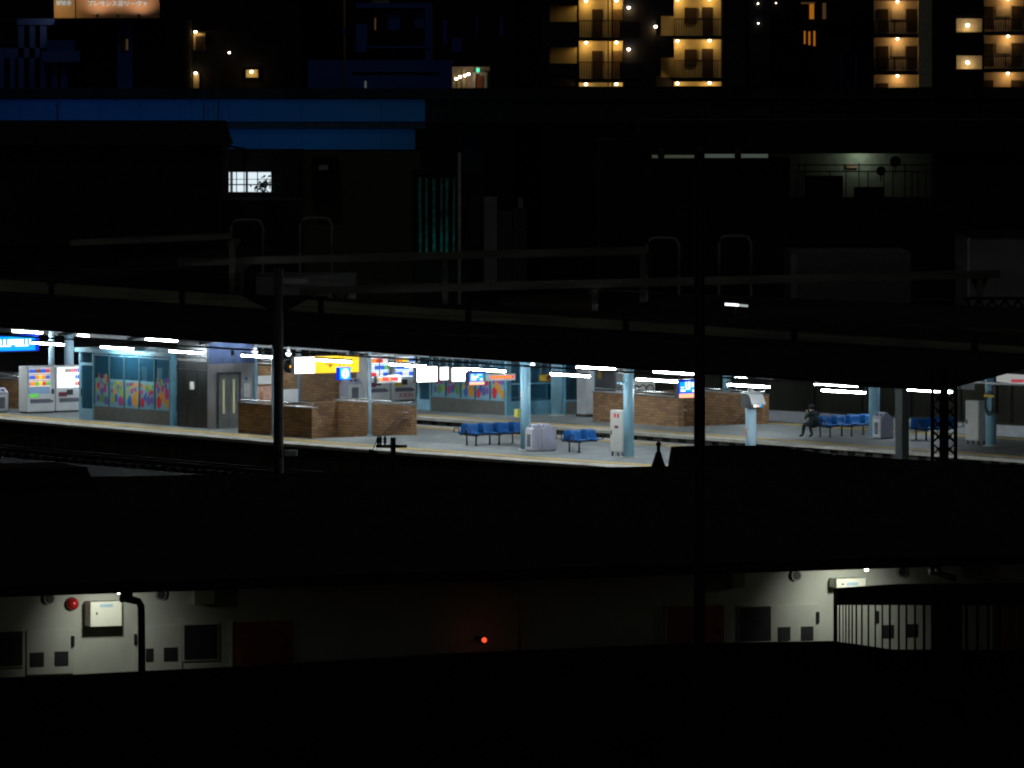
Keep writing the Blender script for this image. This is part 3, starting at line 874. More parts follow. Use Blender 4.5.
departure('small blue display with an orange strip beside the white lightbox', 468.5, 484.5, 372, 385.5, 2.5, True, [(.15, .45, .1, .2), (.15, .6, .28, .38), (.7, .85, .08, .2), (.15, .3, .45, .52), (.5, .8, .45, .5)])
departure('blue clock display with an orange strip, left of the black utility pole', 678, 697, 379.5, 398.5, 2.4, True, [(.36, .45, .3, .58), (.52, .62, .25, .6), (.7, .8, .3, .55), (.12, .36, .08, .18), (.4, .62, .18, .26), (.74, .86, .04, .17), (.12, .3, .26, .32)])
fc, ww, hh = departure('wide blue departure board at the far left under the canopy', -14, 38, 334.5, 352, 2.5, False, [])
g = MB()
rg = random.Random(5); y = -ww * .40
while y < ww * .34:
    q = rg.uniform(.07, .14)
    g.box(.024, .028, y, y + q, -.06, .16)
    y += q + rg.choice((.02, .03, .09))
g.box(.024, .028, -ww * .3, -ww * .02, -.13, -.08); g.box(.024, .028, ww * .05, ww * .3, -.13, -.08)
build(g, 'characters', m_whitelit, fc)
r, fc, ww, hh = sign('hanging_sign', 'small yellow hanging sign with a dark numeral disc, right of the pale blue column', 'sign', 539, 551, 374, 381.8, 2.4, m_ysign, .05)
g = MB(); g.disc((.02, ww * .27, 0), .09, .1, 'x', 16); build(g, 'disc', m_maroon, fc)

t, w = tw(290, 366.5, 2.35)
r = pth('signal_lamp', 'round black signal lamp with an amber bar beside the dark pole', 'signal lamp', t, w, 2.35)
g = MB()
g.tube([(-.12, 0, 0), (.12, 0, 0)], .25, 18); build(g, 'case', m_black, r)
g = MB(); g.box(.121, .135, -.1, .16, -.04, .05); build(g, 'amber_bar', m_amber, r)
g = MB(); g.tube([(0, 0, .25), (0, 0, .95)], .02, 6); build(g, 'hanger_rod', m_dgrey, r)

# notice boards behind the first stairwell
t, w = tw(265.5, 397, 1.0)
r = pth('poster_board', 'salmon coloured poster board behind the brick stairwell wall', 'poster board', t, w, 0)
g = MB(); g.box(-.05, 0, -.42, .42, .55, 1.42); build(g, 'panel', m_pinkp, r)
g = MB(); g.box(.001, .01, -.25, -.1, .6, 1.2); g.box(.001, .01, .05, .3, .6, .9); build(g, 'figure_print', M('poster figure', (.45, .2, .12), .6), r)
g = MB(); g.box(-.06, .02, -.36, .3, 1.5, 1.82); build(g, 'header', m_cream, r)
g = MB()
for y in (-.38, .34): g.box(-.09, -.051, y, y + .05, 0, 1.45)
build(g, 'leg', m_dgrey, r)
t, w = tw(291, 397, 1.0)
r = pth('white_board', 'blank white panel on legs right of the dark pole', 'board', t, w, 0)
g = MB(); g.box(-.04, 0, -.36, .34, .75, 1.3); build(g, 'panel', m_white, r, .006)
g = MB()
for y in (-.3, .24): g.box(-.06, -.041, y, y + .05, 0, 1.2)
build(g, 'leg', m_dgrey, r)

# white panel with hoops, cabinet and dark block behind the far stairwell
t, w = tw(640, 424.0)
g = MB(); g.box(-.03, .03, -.62, .62, .82, 1.36)
r = pth('white_board', 'white panel with small arched hoops behind the far brick wall', 'board', tu(642, 20.9), 20.9, .0)
build(g, 'panel', m_cream, r)
g = MB()
for y in (-.35, .0, .35): g.tube([(.06, y + .2 * math.cos(a * PI / 8), 1.13 + .30 * (math.sin(a * PI / 8) - .9)) for a in range(9)], .022, 6)
build(g, 'hoop', m_dgrey, r)
g = MB(); g.box(-.06, -.031, -.5, -.44, 0, 1.3); g.box(-.06, -.031, .44, .5, 0, 1.3); build(g, 'leg', m_dgrey, r)
r = pth('machine_room', 'grey machine room with a yellow notice behind the far stairwell', 'machine room', tu(594, 21.0), 21.0)
g = MB(); g.box(0, 1.3, 0, 1.0, 0, 3.2); build(g, 'wall', M('slate grey cladding', (.17, .17, .19), .7), r)
g = MB(); g.box(.3, .52, -.03, -.002, 1.3, 1.75); build(g, 'notice', m_ysign, r)
g = MB(); g.box(1.302, 1.33, .1, .9, .1, 2.2); build(g, 'door', m_gwall, r)
g = MB(); g.box(1.4, 1.75, .1, .6, .7, 2.1); build(g, 'meter_box', m_cream, r)

# ------------------------------------------------------------------ behind the far platform
r = pth('boundary_wall', 'low pale grey wall behind the seated person', 'wall', -18, 25.5, 0)
g = MB(); g.box(0, 50, 0, .2, -1.2, zv(800, 411.7, 25.5)); build(g, 'panel_wall', m_gwall, r)
g = MB(); g.box(0, 50, -.03, .23, zv(800, 411.7, 25.5) + .002, zv(800, 411.7, 25.5) + .06); build(g, 'coping', m_side, r)
r = pth('clad_shed', 'long dark olive clad shed behind the far platform', 'shed', -24, 31, -1.2)
g = MB(); g.box(0, 80, 0, 8, 0, 4.7); build(g, 'wall', m_olive, r)
g = MB()
for i in range(26): g.box(1 + i * 3.1, 1.12 + i * 3.1, -.08, -.002, 0, 4.6)
build(g, 'wall_post', m_dgrey, r)
for i, (x, wd, zz, hh_, mm) in enumerate([(14, 2.2, 1.8, 1.6, m_olive2), (22, 1.6, 2.2, 1.0, m_gwall), (34, 1.2, 1.3, 2.0, m_gwall), (45, 1.4, 1.8, 1.6, m_gwall), (49.5, .8, 1.2, 2.2, m_gwall), (56, 3, 1.5, 2.5, m_olive2)]):
    g = MB(); g.box(x, x + wd, -.06, -.003, zz, zz + hh_); build(g, 'shutter', mm, r)
g = MB(); g.prism([(-.5, 4.7), (8.5, 4.7), (4, 5.3)], 'x', -.3, 80.3); build(g, 'roof', m_dark, r)
# little lit awning on the right
DA = W(tu(1010, 28.5), 28.5).y
r = thing('shop_awning', 'pale lit shop awning at the right edge behind the column', 'awning', P(1010, 420, DA))
g = MB()
def awn(u, v, d=0.): return P(u, v, DA + d)
g.v = [awn(985, 379), awn(1030, 384), awn(1030, 372, 1.2), awn(1012, 370.5, 1.2), awn(996, 374, 1.2), awn(985, 374, 1.2)]
g.v = [tuple(p) for p in g.v] + [tuple(Vector(p) + Vector((0, .05, -.06))) for p in g.v]
g.f = [(0, 1, 2, 3, 4, 5), (11, 10, 9, 8, 7, 6)] + [(i, i + 6, (i + 1) % 6 + 6, (i + 1) % 6) for i in range(6)]; g.m = [0] * 8; g.sm = [False] * 8
g.local(r); build(g, 'cover', EM('awning cloth with own glow', (.9, .93, .9), .32), r)  # cloth glows by itself in place of light falling on it
g = MB(); g.pbox(1011.5, 1024, 379.5, 382.5, DA - .4, .2); g.local(r); build(g, 'sign_strip', EM('red sign glow', (.8, .1, .15), .45), r)
g = MB(); g.pbox(999, 1001, 382, 436, DA + .2, .1); g.pbox(1009, 1011, 382, 436, DA + .2, .1); g.local(r); build(g, 'post', m_olive2, r)
r = thing('lit_sign', 'bright white lit sign cut by the right edge', 'sign', P(1026, 369, 225))
g = MB(); g.pbox(1022.5, 1032, 365, 373, 225, .15); g.local(r); build(g, 'face', m_panelw, r)
g = MB(); g.pbox(1022, 1033, 364.5, 373.5, 225.16, .12); g.local(r); build(g, 'case', m_dgrey, r)

# ------------------------------------------------------------------ dark masts around the platforms
r = pth('green_column', 'dark green steel column in front of the far platform', 'column', tu(902, 7), 7, 0)
g = MB(); g.box(-.19, .19, -.15, .15, 0, 3.6); build(g, 'shaft', M('dark green paint', (.011, .016, .014), .7), r)
g = MB(); g.prism([(-.19, 2.6), (-.19, 3.3), (-1.5, 3.5), (-1.5, 3.35), (-.6, 3.1)], 'y', -.1, .1); build(g, 'bracket', m_black, r)
wT = -2.9
r = pth('lattice_mast', 'black lattice catenary mast at the right', 'mast', tu(944, wT), wT, -1.1)
g = MB(); hT = 5.2; a_ = .26
for x, y in ((-a_, -a_), (a_, -a_), (a_, a_), (-a_, a_)): g.box(x - .04, x + .04, y - .04, y + .04, 0, hT)
build(g, 'leg', m_black, r)
g = MB(); n = 13
for i in range(n):
    z0, z1 = i * hT / n, (i + 1) * hT / n
    for (xa, ya), (xb, yb) in (((-a_, -a_), (a_, -a_)), ((a_, -a_), (a_, a_)), ((a_, a_), (-a_, a_)), ((-a_, a_), (-a_, -a_))):
        g.tube([(xa, ya, z0), (xb, yb, z1)], .022, 4); g.tube([(xb, yb, z0), (xa, ya, z1)], .022, 4)
build(g, 'lacing', m_black, r)
g = MB(); g.box(-.1, .1, -.1, .1, 0, hT); build(g, 'core_post', m_black, r)
r = thing('catenary_pole', 'dark round catenary pole in front of the brick stairwell', 'pole', P(278.5, 458, 226).xy.to_3d() + Vector((0, 0, -1.1)))
g = MB(); g.tube([(0, 0, 0), (0, 0, H - (268 - yh) * 226 / f + 1.1)], .17, 14); build(g, 'shaft', M('dark pole concrete', (.06, .06, .055), .8), r)
g = MB(); g.pbox(284.5, 297, 450.5, 456, 225.6, .3); g.local(r); build(g, 'bracket_box', m_grey, r)
g = MB(); g.prism([(-1.3, 6.9), (1.3, 6.9), (.15, 6.3), (-.15, 6.3)], 'y', -.06, .06); build(g, 'cap_bracket', m_black, r)
r = thing('utility_pole', 'black utility pole rising from the near houses through the picture', 'pole', Vector(((699.5 - 512) * 86 / f, 86, -1.25)))
g = MB(); g.tube([(0, 0, 0), (0, 0, H - (150 - yh) * 86 / f + 1.25)], .085, 14, r2=.07); build(g, 'shaft', m_black, r)
g = MB(); zc = H - (165 - yh) * 86 / f + 1.25; g.box(-.6, .6, -.05, .05, zc, zc + .08); build(g, 'cross_arm', m_black, r)
g = MB()
for x in (-.5, 0, .5): g.lathe([(.03, 0), (.05, .04), (.03, .08), (.04, .12), (.01, .15)], (x, 0, zc + .08), 8)
build(g, 'insulator', m_dgrey, r)
# low pole with insulators in front of the platform
D_ = 180.
r = thing('insulator_pole', 'low black pole top with crossarm and insulators before the platform', 'pole', Vector(((393 - 512) * D_ / f, D_, -1.25)))
g = MB(); zt = H - (437.5 - yh) * D_ / f + 1.25; g.tube([(0, 0, 0), (0, 0, zt)], .075, 12); build(g, 'shaft', m_black, r)
g = MB(); kk = D_ / f; za = zt - 8.5 * kk; g.box(-17 * kk, 14 * kk, -.04, .04, za - .045, za + .03); g.tube([(-15 * kk, 0, za - .2), (-24 * kk, 0, za - .12)], .05, 6); build(g, 'cross_arm', m_black, r)
for x in (-15, -12.5, -8):
    g = MB(); g.lathe([(.025, 0), (.025, .06), (.055, .09), (.03, .13), (.05, .17), (.03, .21), (.015, .27)], (x * kk, 0, za + .02), 8); build(g, 'insulator', m_black, r)
g = MB(); g.tube([(-15 * kk, 0, za + .25), (-20 * kk, .5, za - .1), (-28 * kk, 1, za - .4)], .01, 4); build(g, 'wire', m_black, r)

# ------------------------------------------------------------------ seated person
tP, wP = tw(812.5, 437.2)
per = pth('person', 'person in a dark jacket sitting hunched at the end of a blue bench', 'person', tP + .28, wP - .12, 0, rot=PI)
# local +x is where the person faces
J = {}; ed = []; vs = []; rad = []


def jt(n, p, r_, par=None):
    J[n] = len(vs); vs.append(p); rad.append(r_)
    if par: ed.append((J[par], J[n]))


jt('pelvis', (0, 0, .50), .15); jt('belly', (.03, 0, .66), .145, 'pelvis'); jt('chest', (.08, 0, .84), .16, 'belly'); jt('collar', (.13, 0, .98), .11, 'chest')
jt('neck', (.18, 0, 1.05), .055, 'collar'); jt('jaw', (.24, 0, 1.09), .07, 'neck'); jt('head', (.235, 0, 1.19), .098, 'jaw'); jt('top', (.22, 0, 1.26), .07, 'head')
for s, sg in (('l', 1), ('r', -1)):
    jt('hip' + s, (.06, .1 * sg, .50), .105, 'pelvis'); jt('knee' + s, (.46, .13 * sg, .52), .068, 'hip' + s)
    jt('calf' + s, (.48 + .06 * sg, .13 * sg, .33), .06, 'knee' + s); jt('ank' + s, (.44 + .14 * sg, .12 * sg, .085), .042, 'calf' + s); jt('toe' + s, (.62 + .14 * sg, .13 * sg, .045), .04, 'ank' + s)
    jt('sho' + s, (.11, .19 * sg, .93), .075, 'collar'); jt('elb' + s, (.30, .24 * sg, .72), .05, 'sho' + s)
    hand = (.37, .09, 1.02) if s == 'l' else (.45, -.1, .70)
    d = (Vector(hand) - Vector(vs[J['elb' + s]])).normalized()
    jt('wri' + s, tuple(Vector(hand) - d * .05), .03, 'elb' + s); jt('palm' + s, hand, .034, 'wri' + s)
    side = d.cross(Vector((1, 0, .2))).normalized()
    for i in range(4):
        b0 = Vector(hand) + side * (.03 - .02 * i) + d * .035; jt('f%d%s' % (i, s), tuple(b0), .011, 'palm' + s)
        jt('g%d%s' % (i, s), tuple(b0 + d * (.035 + .008 * (i in (1, 2))) - Vector((0, 0, .01))), .009, 'f%d%s' % (i, s))
    jt('th' + s, tuple(Vector(hand) + side * .05 - d * .0), .012, 'palm' + s); jt('tt' + s, tuple(Vector(hand) + side * .06 + d * .04), .01, 'th' + s)
me = bpy.data.meshes.new('body'); me.from_pydata(vs, ed, []); me.update()
tmp = bpy.data.objects.new('body_src', me); COL.objects.link(tmp)
sk = tmp.modifiers.new('skin', 'SKIN'); sk.use_smooth_shade = True
for i, rr in enumerate(rad):
    kk_ = 1.22 if rr > .1 else (1.12 if rr > .035 else 1.0)
    me.skin_vertices[0].data[i].radius = (rr * kk_, rr * kk_); me.skin_vertices[0].data[i].use_root = (i == 0)
sb_ = tmp.modifiers.new('sub', 'SUBSURF'); sb_.levels = 2; sb_.render_levels = 2
dg = bpy.context.evaluated_depsgraph_get(); dg.update()
bm_ = bpy.data.meshes.new_from_object(tmp.evaluated_get(dg)); bm_.name = 'body'
bpy.data.objects.remove(tmp)
bm_.materials.clear()
for m in (m_jacket, m_trousers, m_skin): bm_.materials.append(m)
for p in bm_.polygons:
    c_ = p.center; p.use_smooth = True
    i = 0
    if c_.z < .60 and (c_.x > .1 or c_.z < .5): i = 1
    if c_.z > 1.045 and c_.x > .1: i = 2
    for s in 'lr':
        if (c_ - Vector(vs[J['palm' + s]])).length < .09: i = 2
    p.material_index = i
per.scale = (.96, .96, .94)
body = bpy.data.objects.new('body', bm_); COL.objects.link(body); body.parent = per
g = MB(); g.lathe([(.085, -.06), (.108, .0), (.112, .05), (.095, .1), (.05, .135), (.01, .14)], (.205, 0, 1.17), 14)
build(g, 'hair', m_hair, per)
g = MB()
for y in (-.035, .035): g.lathe([(.004, -.012), (.012, 0), (.004, .012)], (.325, y, 1.185), 8)
build(g, 'eyes', m_hair, per)
g = MB(); g.prism([(.32, 1.165), (.355, 1.145), (.325, 1.135)], 'y', -.014, .014); build(g, 'nose', m_skin, per)
g = MB(); g.box(.30, .316, -.025, .025, 1.098, 1.106); build(g, 'mouth', m_maroon, per)
g = MB(); g.face([(.40, -.16, .665), (.66, -.14, .70), (.66, .06, .70), (.40, .04, .665)]); g.face([(.40, .04, .66), (.66, .06, .695), (.66, -.14, .695), (.40, -.16, .66)])
o = build(g, 'newspaper', m_paper); tag(o, 'folded white paper on the lap of the seated person', 'paper'); place(o, per.location, -A + PI)

# ================================================================== NEAR HOUSE (lit outside corridor)
house = thing('apartment_house', 'dark roofed apartment house with a lit outside corridor in the foreground', 'house', BW(0, 0, -1.25), FB)
ZB = 1.25     # local z offset: local z = world z + 1.25


def hb(x0, x1, y0, y1, z0, z1, mb=None):
    mb = mb or MB(); mb.box(x0, x1, y0, y1, z0 + ZB, z1 + ZB); return mb


XL, XR = -4.5, 17.5
build(hb(XL, XR, 0, 12.5, -1.25, 6.15), 'wall', m_stucco, house)
build(hb(XL, XR, -1.5, -.002, 3.1, 3.35), 'corridor_floor', m_side, house)
# ceiling slab / eave: follow the measured lower edge
ze0, ze1 = bz(48, 595.2, -1.55), bz(900, 567.6, -1.55)
g = MB(); x0, x1 = bu(48, -1.55), bu(900, -1.55)
def zl(x): return ze0 + (ze1 - ze0) * (x - x0) / (x1 - x0)
ridge0, ridge1 = bz(76, 477, 6.5), bz(671, 466, 6.5)
xr0, xr1 = bu(76, 6.5), bu(671, 6.5)
def zr_(x): return ridge0 + (ridge1 - ridge0) * (x - xr0) / (xr1 - xr0)
prof = lambda x: [(-1.55, zl(x)), (-.004, zl(x) + .02), (-.004, 6.16), (12.9, 6.16), (12.9, 6.26), (6.5, zr_(x)), (-1.62, zl(x) + .16), (-1.62, zl(x))]
pl, pr_ = prof(XL), prof(XR); n = len(pl)
g.v = [(XL, y, z + ZB) for y, z in pl] + [(XR, y, z + ZB) for y, z in pr_]
g.f = [tuple(range(n)), tuple(range(n, 2 * n))[::-1]] + [(i, n + i, n + (i + 1) % n, (i + 1) % n) for i in range(n)]; g.m = [0] * (n + 2); g.sm = [False] * (n + 2)
build(g, 'roof', m_roof, house)
# parapet with the measured top edge
pts = [(-60, 681), (48, 676.5), (240, 667), (470, 653), (700, 643.5), (836, 641.5), (862, 645), (895, 650), (1100, 651)]
g = MB(); top = [(bu(u, -1.5), bz(u, v, -1.5)) for u, v in pts]
poly = [(x, z + ZB) for x, z in top] + [(top[-1][0], 0.0), (top[0][0], 0.0)]
g.prism(poly, 'y', -1.52, -1.38); build(g, 'parapet', m_roof, house)
# higher chunk of the ridge at the left end
xa, xb = XL - 1, bu(72, 6.5)
g = MB(); zz = bz(30, 465.5, 6.5); g.prism([(4.5, 6.5 + ZB), (8.5, 6.5 + ZB), (7.2, zz + ZB), (5.8, zz + ZB)], 'x', xa, xb); build(g, 'ridge_cap', m_roof, house)


def wall_part(name, u0, u1, v0, v1, y0, y1, mat, parent=None, bev=0):
    um = (u0 + u1) / 2
    x0, x1 = bu(u0, y0), bu(u1, y0); za, zb_ = bz(um, v1, y0), bz(um, v0, y0)
    g = MB(); g.box(x0, x1, y0, y1, za + ZB, zb_ + ZB)
    return build(g, name, mat, parent or house, bev)


# pipe space doors, with two little meter windows and a hinge each
for u0, u1, v0, v1, wins, hinge in ((27, 73.5, 629.5, 674, ((30.5, 44, 652.5, 666.5), (55, 68.5, 651.5, 665.5)), (72, 74.6, 636, 647)),
                                    (135, 182, 626, 672, ((146, 153.5, 648.5, 661.5), (164, 177.5, 647.5, 661)), (134.6, 137, 634, 645)),
                                    (770, 819.5, 605, 643, ((778.5, 790.5, 627, 640.5), (801.5, 813.5, 626.5, 640)), (817, 819.6, 612, 623)),
                                    (878, 932, 602, 652, ((883, 894, 625, 638), (906, 918, 624, 637)), (876.5, 879, 611, 622))):
    d = wall_part('pipe_space_door', u0, u1, v0, v1, -.022, -.002, m_panel)
    for q in wins:
        fr = wall_part('meter_window', *q, -.034, -.0222, m_window, d)
    wall_part('hinge', *hinge, -.05, -.0222, m_black, d)
# dark square windows with their frames
for q in ((-22, 22.5, 632, 666), (184.5, 217, 624.8, 659), (740.5, 771, 606.8, 640.5)):
    fr = wall_part('window_frame', q[0] - 1.6, q[1] + 1.6, q[2] - 1.6, q[3] + 1.6, -.03, -.002, m_panel)
    wall_part('window', *q, -.042, -.0302, m_window, fr)
    um, vm = (q[0] + q[1]) / 2, (q[2] + q[3]) / 2
    g = MB(); g.tube([(bu(um, -.05) + .05 * math.cos(a * PI / 8), -.05, bz(um, vm, -.05) + ZB + .05 * math.sin(a * PI / 8)) for a in range(17)], .006, 5); build(g, 'dial', m_dgrey, fr)
for q in ((233, 293, 621.5, 672), (667, 724, 606, 652), (993, 1040, 598, 655)):
    d = wall_part('front_door', *q, -.04, -.002, m_reddoor)
    wall_part('frame', q[0] - 1.5, q[0] - .1, q[2] - 1, q[3], -.06, -.002, m_panel, d)
    wall_part('handle', q[1] - 6, q[1] - 4, q[2] + 22, q[2] + 28, -.07, -.0402, m_dgrey, d)
for u, v in ((48.5, 598.5), (160, 594.5), (795.5, 575.3), (901, 571.8)):
    x, z = bu(u, 0), bz(u, v, 0) + ZB
    g = MB(); n0 = len(g.v); g.tube([(x, -.002, z), (x, -.05, z)], .083, 16); vt = build(g, 'vent', m_vent, house)
    g = MB(); g.tube([(x, -.0505, z), (x, -.056, z)], .062, 16); build(g, 'vent_grille', m_dgrey, vt)
x, z = bu(73, -.06), bz(73, 604, -.06) + ZB
g = MB(); g.v = []; base = 0
prof_ = [(.09, 0), (.088, .03), (.075, .06), (.05, .085), (.015, .095)]
for r_, dy in prof_:
    for k in range(16): g.v.append((x + r_ * math.cos(2 * PI * k / 16), -.03 - dy, z + r_ * math.sin(2 * PI * k / 16)))
for i in range(4):
    for k in range(16):
        j = (k + 1) % 16; g.f.append((i * 16 + k, i * 16 + j, (i + 1) * 16 + j, (i + 1) * 16 + k)); g.m.append(0); g.sm.append(True)
g.f.append(tuple(64 + k for k in range(16))); g.m.append(0); g.sm.append(True)
al = build(g, 'fire_alarm', M('glossy red', (.50, .02, .018), .25), house)
g = MB(); g.tube([(x, -.002, z), (x, -.031, z)], .095, 16); build(g, 'alarm_base', m_maroon, al)
# meter boxes
for q, lab in (((90.5, 122, 601.5, 626.5), (100, 113, 604, 607)), ((836.5, 866, 578.5, 587.5), (847, 858, 582.5, 585.5))):
    mbx = wall_part('meter_box', *q, -.26, -.002, m_meter, None, .008)
    wall_part('label_strip', *lab, -.266, -.2605, EM('pale blue label', (.2, .35, .5), .12) if False else M('pale blue label', (.35, .5, .62), .5), mbx)
    wall_part('lock', q[0] + 5.5, q[0] + 7.5, q[2] + 11 if q[3] - q[2] > 15 else q[2] + 5, q[2] + 13 if q[3] - q[2] > 15 else q[2] + 6.5, -.268, -.2605, m_dgrey, mbx)
wall_part('junction_box', 194.5, 215, 590.5, 604.5, -.2, -.002, m_panel, None, .006)
wall_part('junction_box', 732, 745, 572, 588, -.2, -.002, m_greybox, None, .006)
# black drain pipe with an elbow
y = -1.33
def hp(u, v): return (bu(u, y), y, bz(u, v, y) + ZB)
g = MB(); g.tube([hp(121.5, 597.5), hp(126, 598.6), hp(133, 600), hp(138.5, 601.5), hp(141, 606), hp(141.3, 612), hp(141.6, 640), hp(142, 690)], .052, 12)
build(g, 'drain_pipe', m_black, house)
g = MB(); g.tube([hp(121, 597.4), hp(124, 598)], .066, 12); g.tube([hp(128.5, 591), hp(128.5, 599)], .06, 12); build(g, 'pipe_collar', m_black, house)
# corridor lamps
for u, v in ((118.5, 591.5), (866.5, 569.0)):
    x, z = bu(u, -1.0), bz(u, v, -1.0) + ZB
    g = MB(); g.lathe([(.012, -.03), (.028, -.01), (.032, .02), (.03, .04)], (x, -1.0, z), 10); lp = build(g, 'corridor_lamp', m_cool, house)
    g = MB(); g.lathe([(.06, .04), (.07, .07), (.07, .1)], (x, -1.0, z), 10); build(g, 'lamp_base', m_vent, lp)
# grey pipe duct at the right of the corridor
g = MB(); y = -.4; g.tube([hp(930, 566), hp(931, 573), hp(938, 574), hp(948, 576.5), hp(955, 579)], .05, 10); g.tube([hp(937, 566), hp(937.5, 575)], .06, 10); build(g, 'duct', m_steel, house)
# dim drain pipe and red indicator in the dark middle
y = -.3
g = MB(); g.tube([hp(497, 586), hp(515, 588), hp(519, 592), hp(519.3, 660)], .03, 8); build(g, 'drain_pipe', m_vent, house)
g = MB(); g.lathe([(.004, -.036), (.028, -.021), (.036, 0), (.028, .021), (.004, .036)], hp(484.3, 640), 12); rl = build(g, 'indicator_lamp', m_redspot, house)
g = MB(); q = hp(484.3, 640); g.tube([(q[0], y + .03, q[2]), (q[0], -.003, q[2])], .03, 8); build(g, 'lamp_stem', m_dgrey, rl)
# slatted screen hung outside the corridor: bends from end-on to face-on
y = -1.75
scr = thing('slatted_screen', 'black slatted screen with a solid top band outside the corridor', 'screen', BW(bu(900, -1.75), -1.75, 4.6), FB)
def sp(u, v, yy): return BW(bu(u, yy), yy, bz(u, v, yy))
path = [(833.5, -1.20), (838, -1.36), (846, -1.5), (856, -1.62), (868, -1.7), (955, -1.75), (1060, -1.75)]
def ypath(u):
    for (a, ya), (b, yb) in zip(path[:-1], path[1:]):
        if a <= u <= b: return ya + (yb - ya) * (u - a) / (b - a)
    return path[-1][1]
g = MB()
us = [833.5, 838, 842, 846, 851, 856, 862, 868, 880, 900, 930, 960, 1000, 1060]
for i in range(len(us) - 1):
    a, b = us[i], us[i + 1]; ya, yb = ypath(a), ypath(b)
    vt = lambda u: 588.5 - 4 * min(1, (u - 833.5) / 60) - .006 * (u - 833)
    vb = lambda u: 605.0 + .002 * (u - 833)
    A0, A1, B0, B1 = sp(a, vt(a), ya), sp(a, vb(a), ya), sp(b, vt(b), yb), sp(b, vb(b), yb)
    off = Vector((0, .05, 0))
    n0 = len(g.v); g.v += [tuple(p) for p in (A0, B0, B1, A1)] + [tuple(p + off) for p in (A0, B0, B1, A1)]
    for q in ((0, 3, 2, 1), (4, 5, 6, 7), (0, 1, 5, 4), (3, 7, 6, 2), (0, 4, 7, 3), (1, 2, 6, 5)):
        g.f.append(tuple(n0 + k for k in q)); g.m.append(0); g.sm.append(False)
g.local(scr); build(g, 'top_band', m_black, scr)
slats = [(833.5, 837.5), (838.8, 840.4), (842.5, 843.6), (845.2, 846.6), (848.2, 849.8), (851.4, 853.0), (855.5, 857.3), (861, 862.8), (867.6, 869.4), (874.6, 876.2), (881.5, 883.2), (888.8, 891.0), (897.8, 900), (905.5, 907.5), (914, 916.2), (922.8, 925.5), (931, 934), (941, 944), (951, 957), (965, 968), (976, 979), (987, 990), (998, 1001), (1009, 1012), (1020, 1023)]
for a, b in slats:
    yy = ypath((a + b) / 2); g = MB()
    p0, p1 = sp(a, 603, yy), sp(b, 603, yy); q0, q1 = sp(a, 654, yy), sp(b, 654, yy); off = Vector((0, .03, 0))
    g.v = [tuple(p) for p in (p0, p1, q1, q0)] + [tuple(p + off) for p in (p0, p1, q1, q0)]
    g.f = [(0, 3, 2, 1), (4, 5, 6, 7), (0, 1, 5, 4), (3, 7, 6, 2), (0, 4, 7, 3), (1, 2, 6, 5)]; g.m = [0] * 6; g.sm = [False] * 6
    g.local(scr); build(g, 'slat', m_black, scr)
g = MB(); a, b = sp(933, 585, -1.7), sp(962, 700, -1.7); g.box(a.x, b.x, a.y + .1, a.y + .16, b.z, a.z); g.local(scr); build(g, 'corner_panel', m_black, scr)

# ventilator on the house roof
r = thing('roof_ventilator', 'black conical roof ventilator on the ridge of the foreground house', 'ventilator', P(658.5, 467, 103.6))
k = 103.6 / f
g = MB(); g.lathe([(7.4 * k, -.25), (7.4 * k, 0), (2.3 * k, 15.5 * k), (1.6 * k, 16 * k)], n=14); build(g, 'cone', m_black, r)
g = MB(); g.lathe([(1.7 * k, 15 * k), (1.7 * k, 21 * k), (2.6 * k, 22 * k), (2.6 * k, 24 * k), (.5 * k, 25.5 * k)], n=10); build(g, 'spindle', m_black, r)

# taller roof blocks behind, on the right
D_ = 112.; k = D_ / f
r = thing('neighbour_house', 'black hip roofed house block behind the foreground house on the right', 'house', P(840, 520, D_).xy.to_3d() + Vector((0, 0, -1.25)))
g = MB(); poly = [((u - 512) * k, H - (v - yh) * k) for u, v in ((671, 446.8), (700, 445.4), (770, 445.6), (826, 453.5), (838, 455.2), (838, 520), (671, 520))]
def hip(poly, y0, ym, y1, drop):
    mb = MB(); n = len(poly); top = [p[1] for p in poly]
    for y, dr in ((y0, drop), (ym, 0), (y1, drop * 1.6)):
        for i, p in enumerate(poly): mb.v.append((p[0] * y / ym if False else p[0], y, p[1] - (dr if i < n - 2 else 0)))
    for a in (0, n):
        for i in range(n):
            j = (i + 1) % n; mb.f.append((a + i, a + j, a + n + j, a + n + i)); mb.m.append(0); mb.sm.append(False)
    mb.f += [tuple(range(n))[::-1], tuple(range(2 * n, 3 * n))]; mb.m += [0, 0]; mb.sm += [False, False]
    return mb
g = hip(poly, D_ - 2.5, D_, D_ + 3.5, .45); g.local(r); build(g, 'roof', m_roof, r)
g = MB(); g.box((671.5 - 512) * k, (1060 - 512) * k, D_ - 2.3, D_ + 3.3, -1.25, H - (516 - yh) * k); g.local(r); build(g, 'wall', m_dark, r)
g = MB(); poly = [((u - 512) * k, H - (v - yh) * k) for u, v in ((836, 454.8), (900, 459.2), (960, 462.5), (1060, 467), (1060, 520), (836, 520))]
g = hip(poly, D_ - 2.4, D_ + .1, D_ + 3.4, .4); g.local(r); build(g, 'lower_roof', m_roof, r)

# ================================================================== MIDDLE DISTANCE (dark)
def block(name, label, cat, D, parts, group=None):
    u0 = min(p[1] for p in parts); u1 = max(p[2] for p in parts)
    r = thing(name, label, cat, Vector((((u0 + u1) / 2 - 512) * D / f, D, -1.25)), 0, group)
    for nm, a, b, v0, v1, dd, dep, mat in parts:
        g = MB(); g.pbox(a, b, v0, v1, D + dd, dep); g.local(r); build(g, nm, mat, r)
    return r


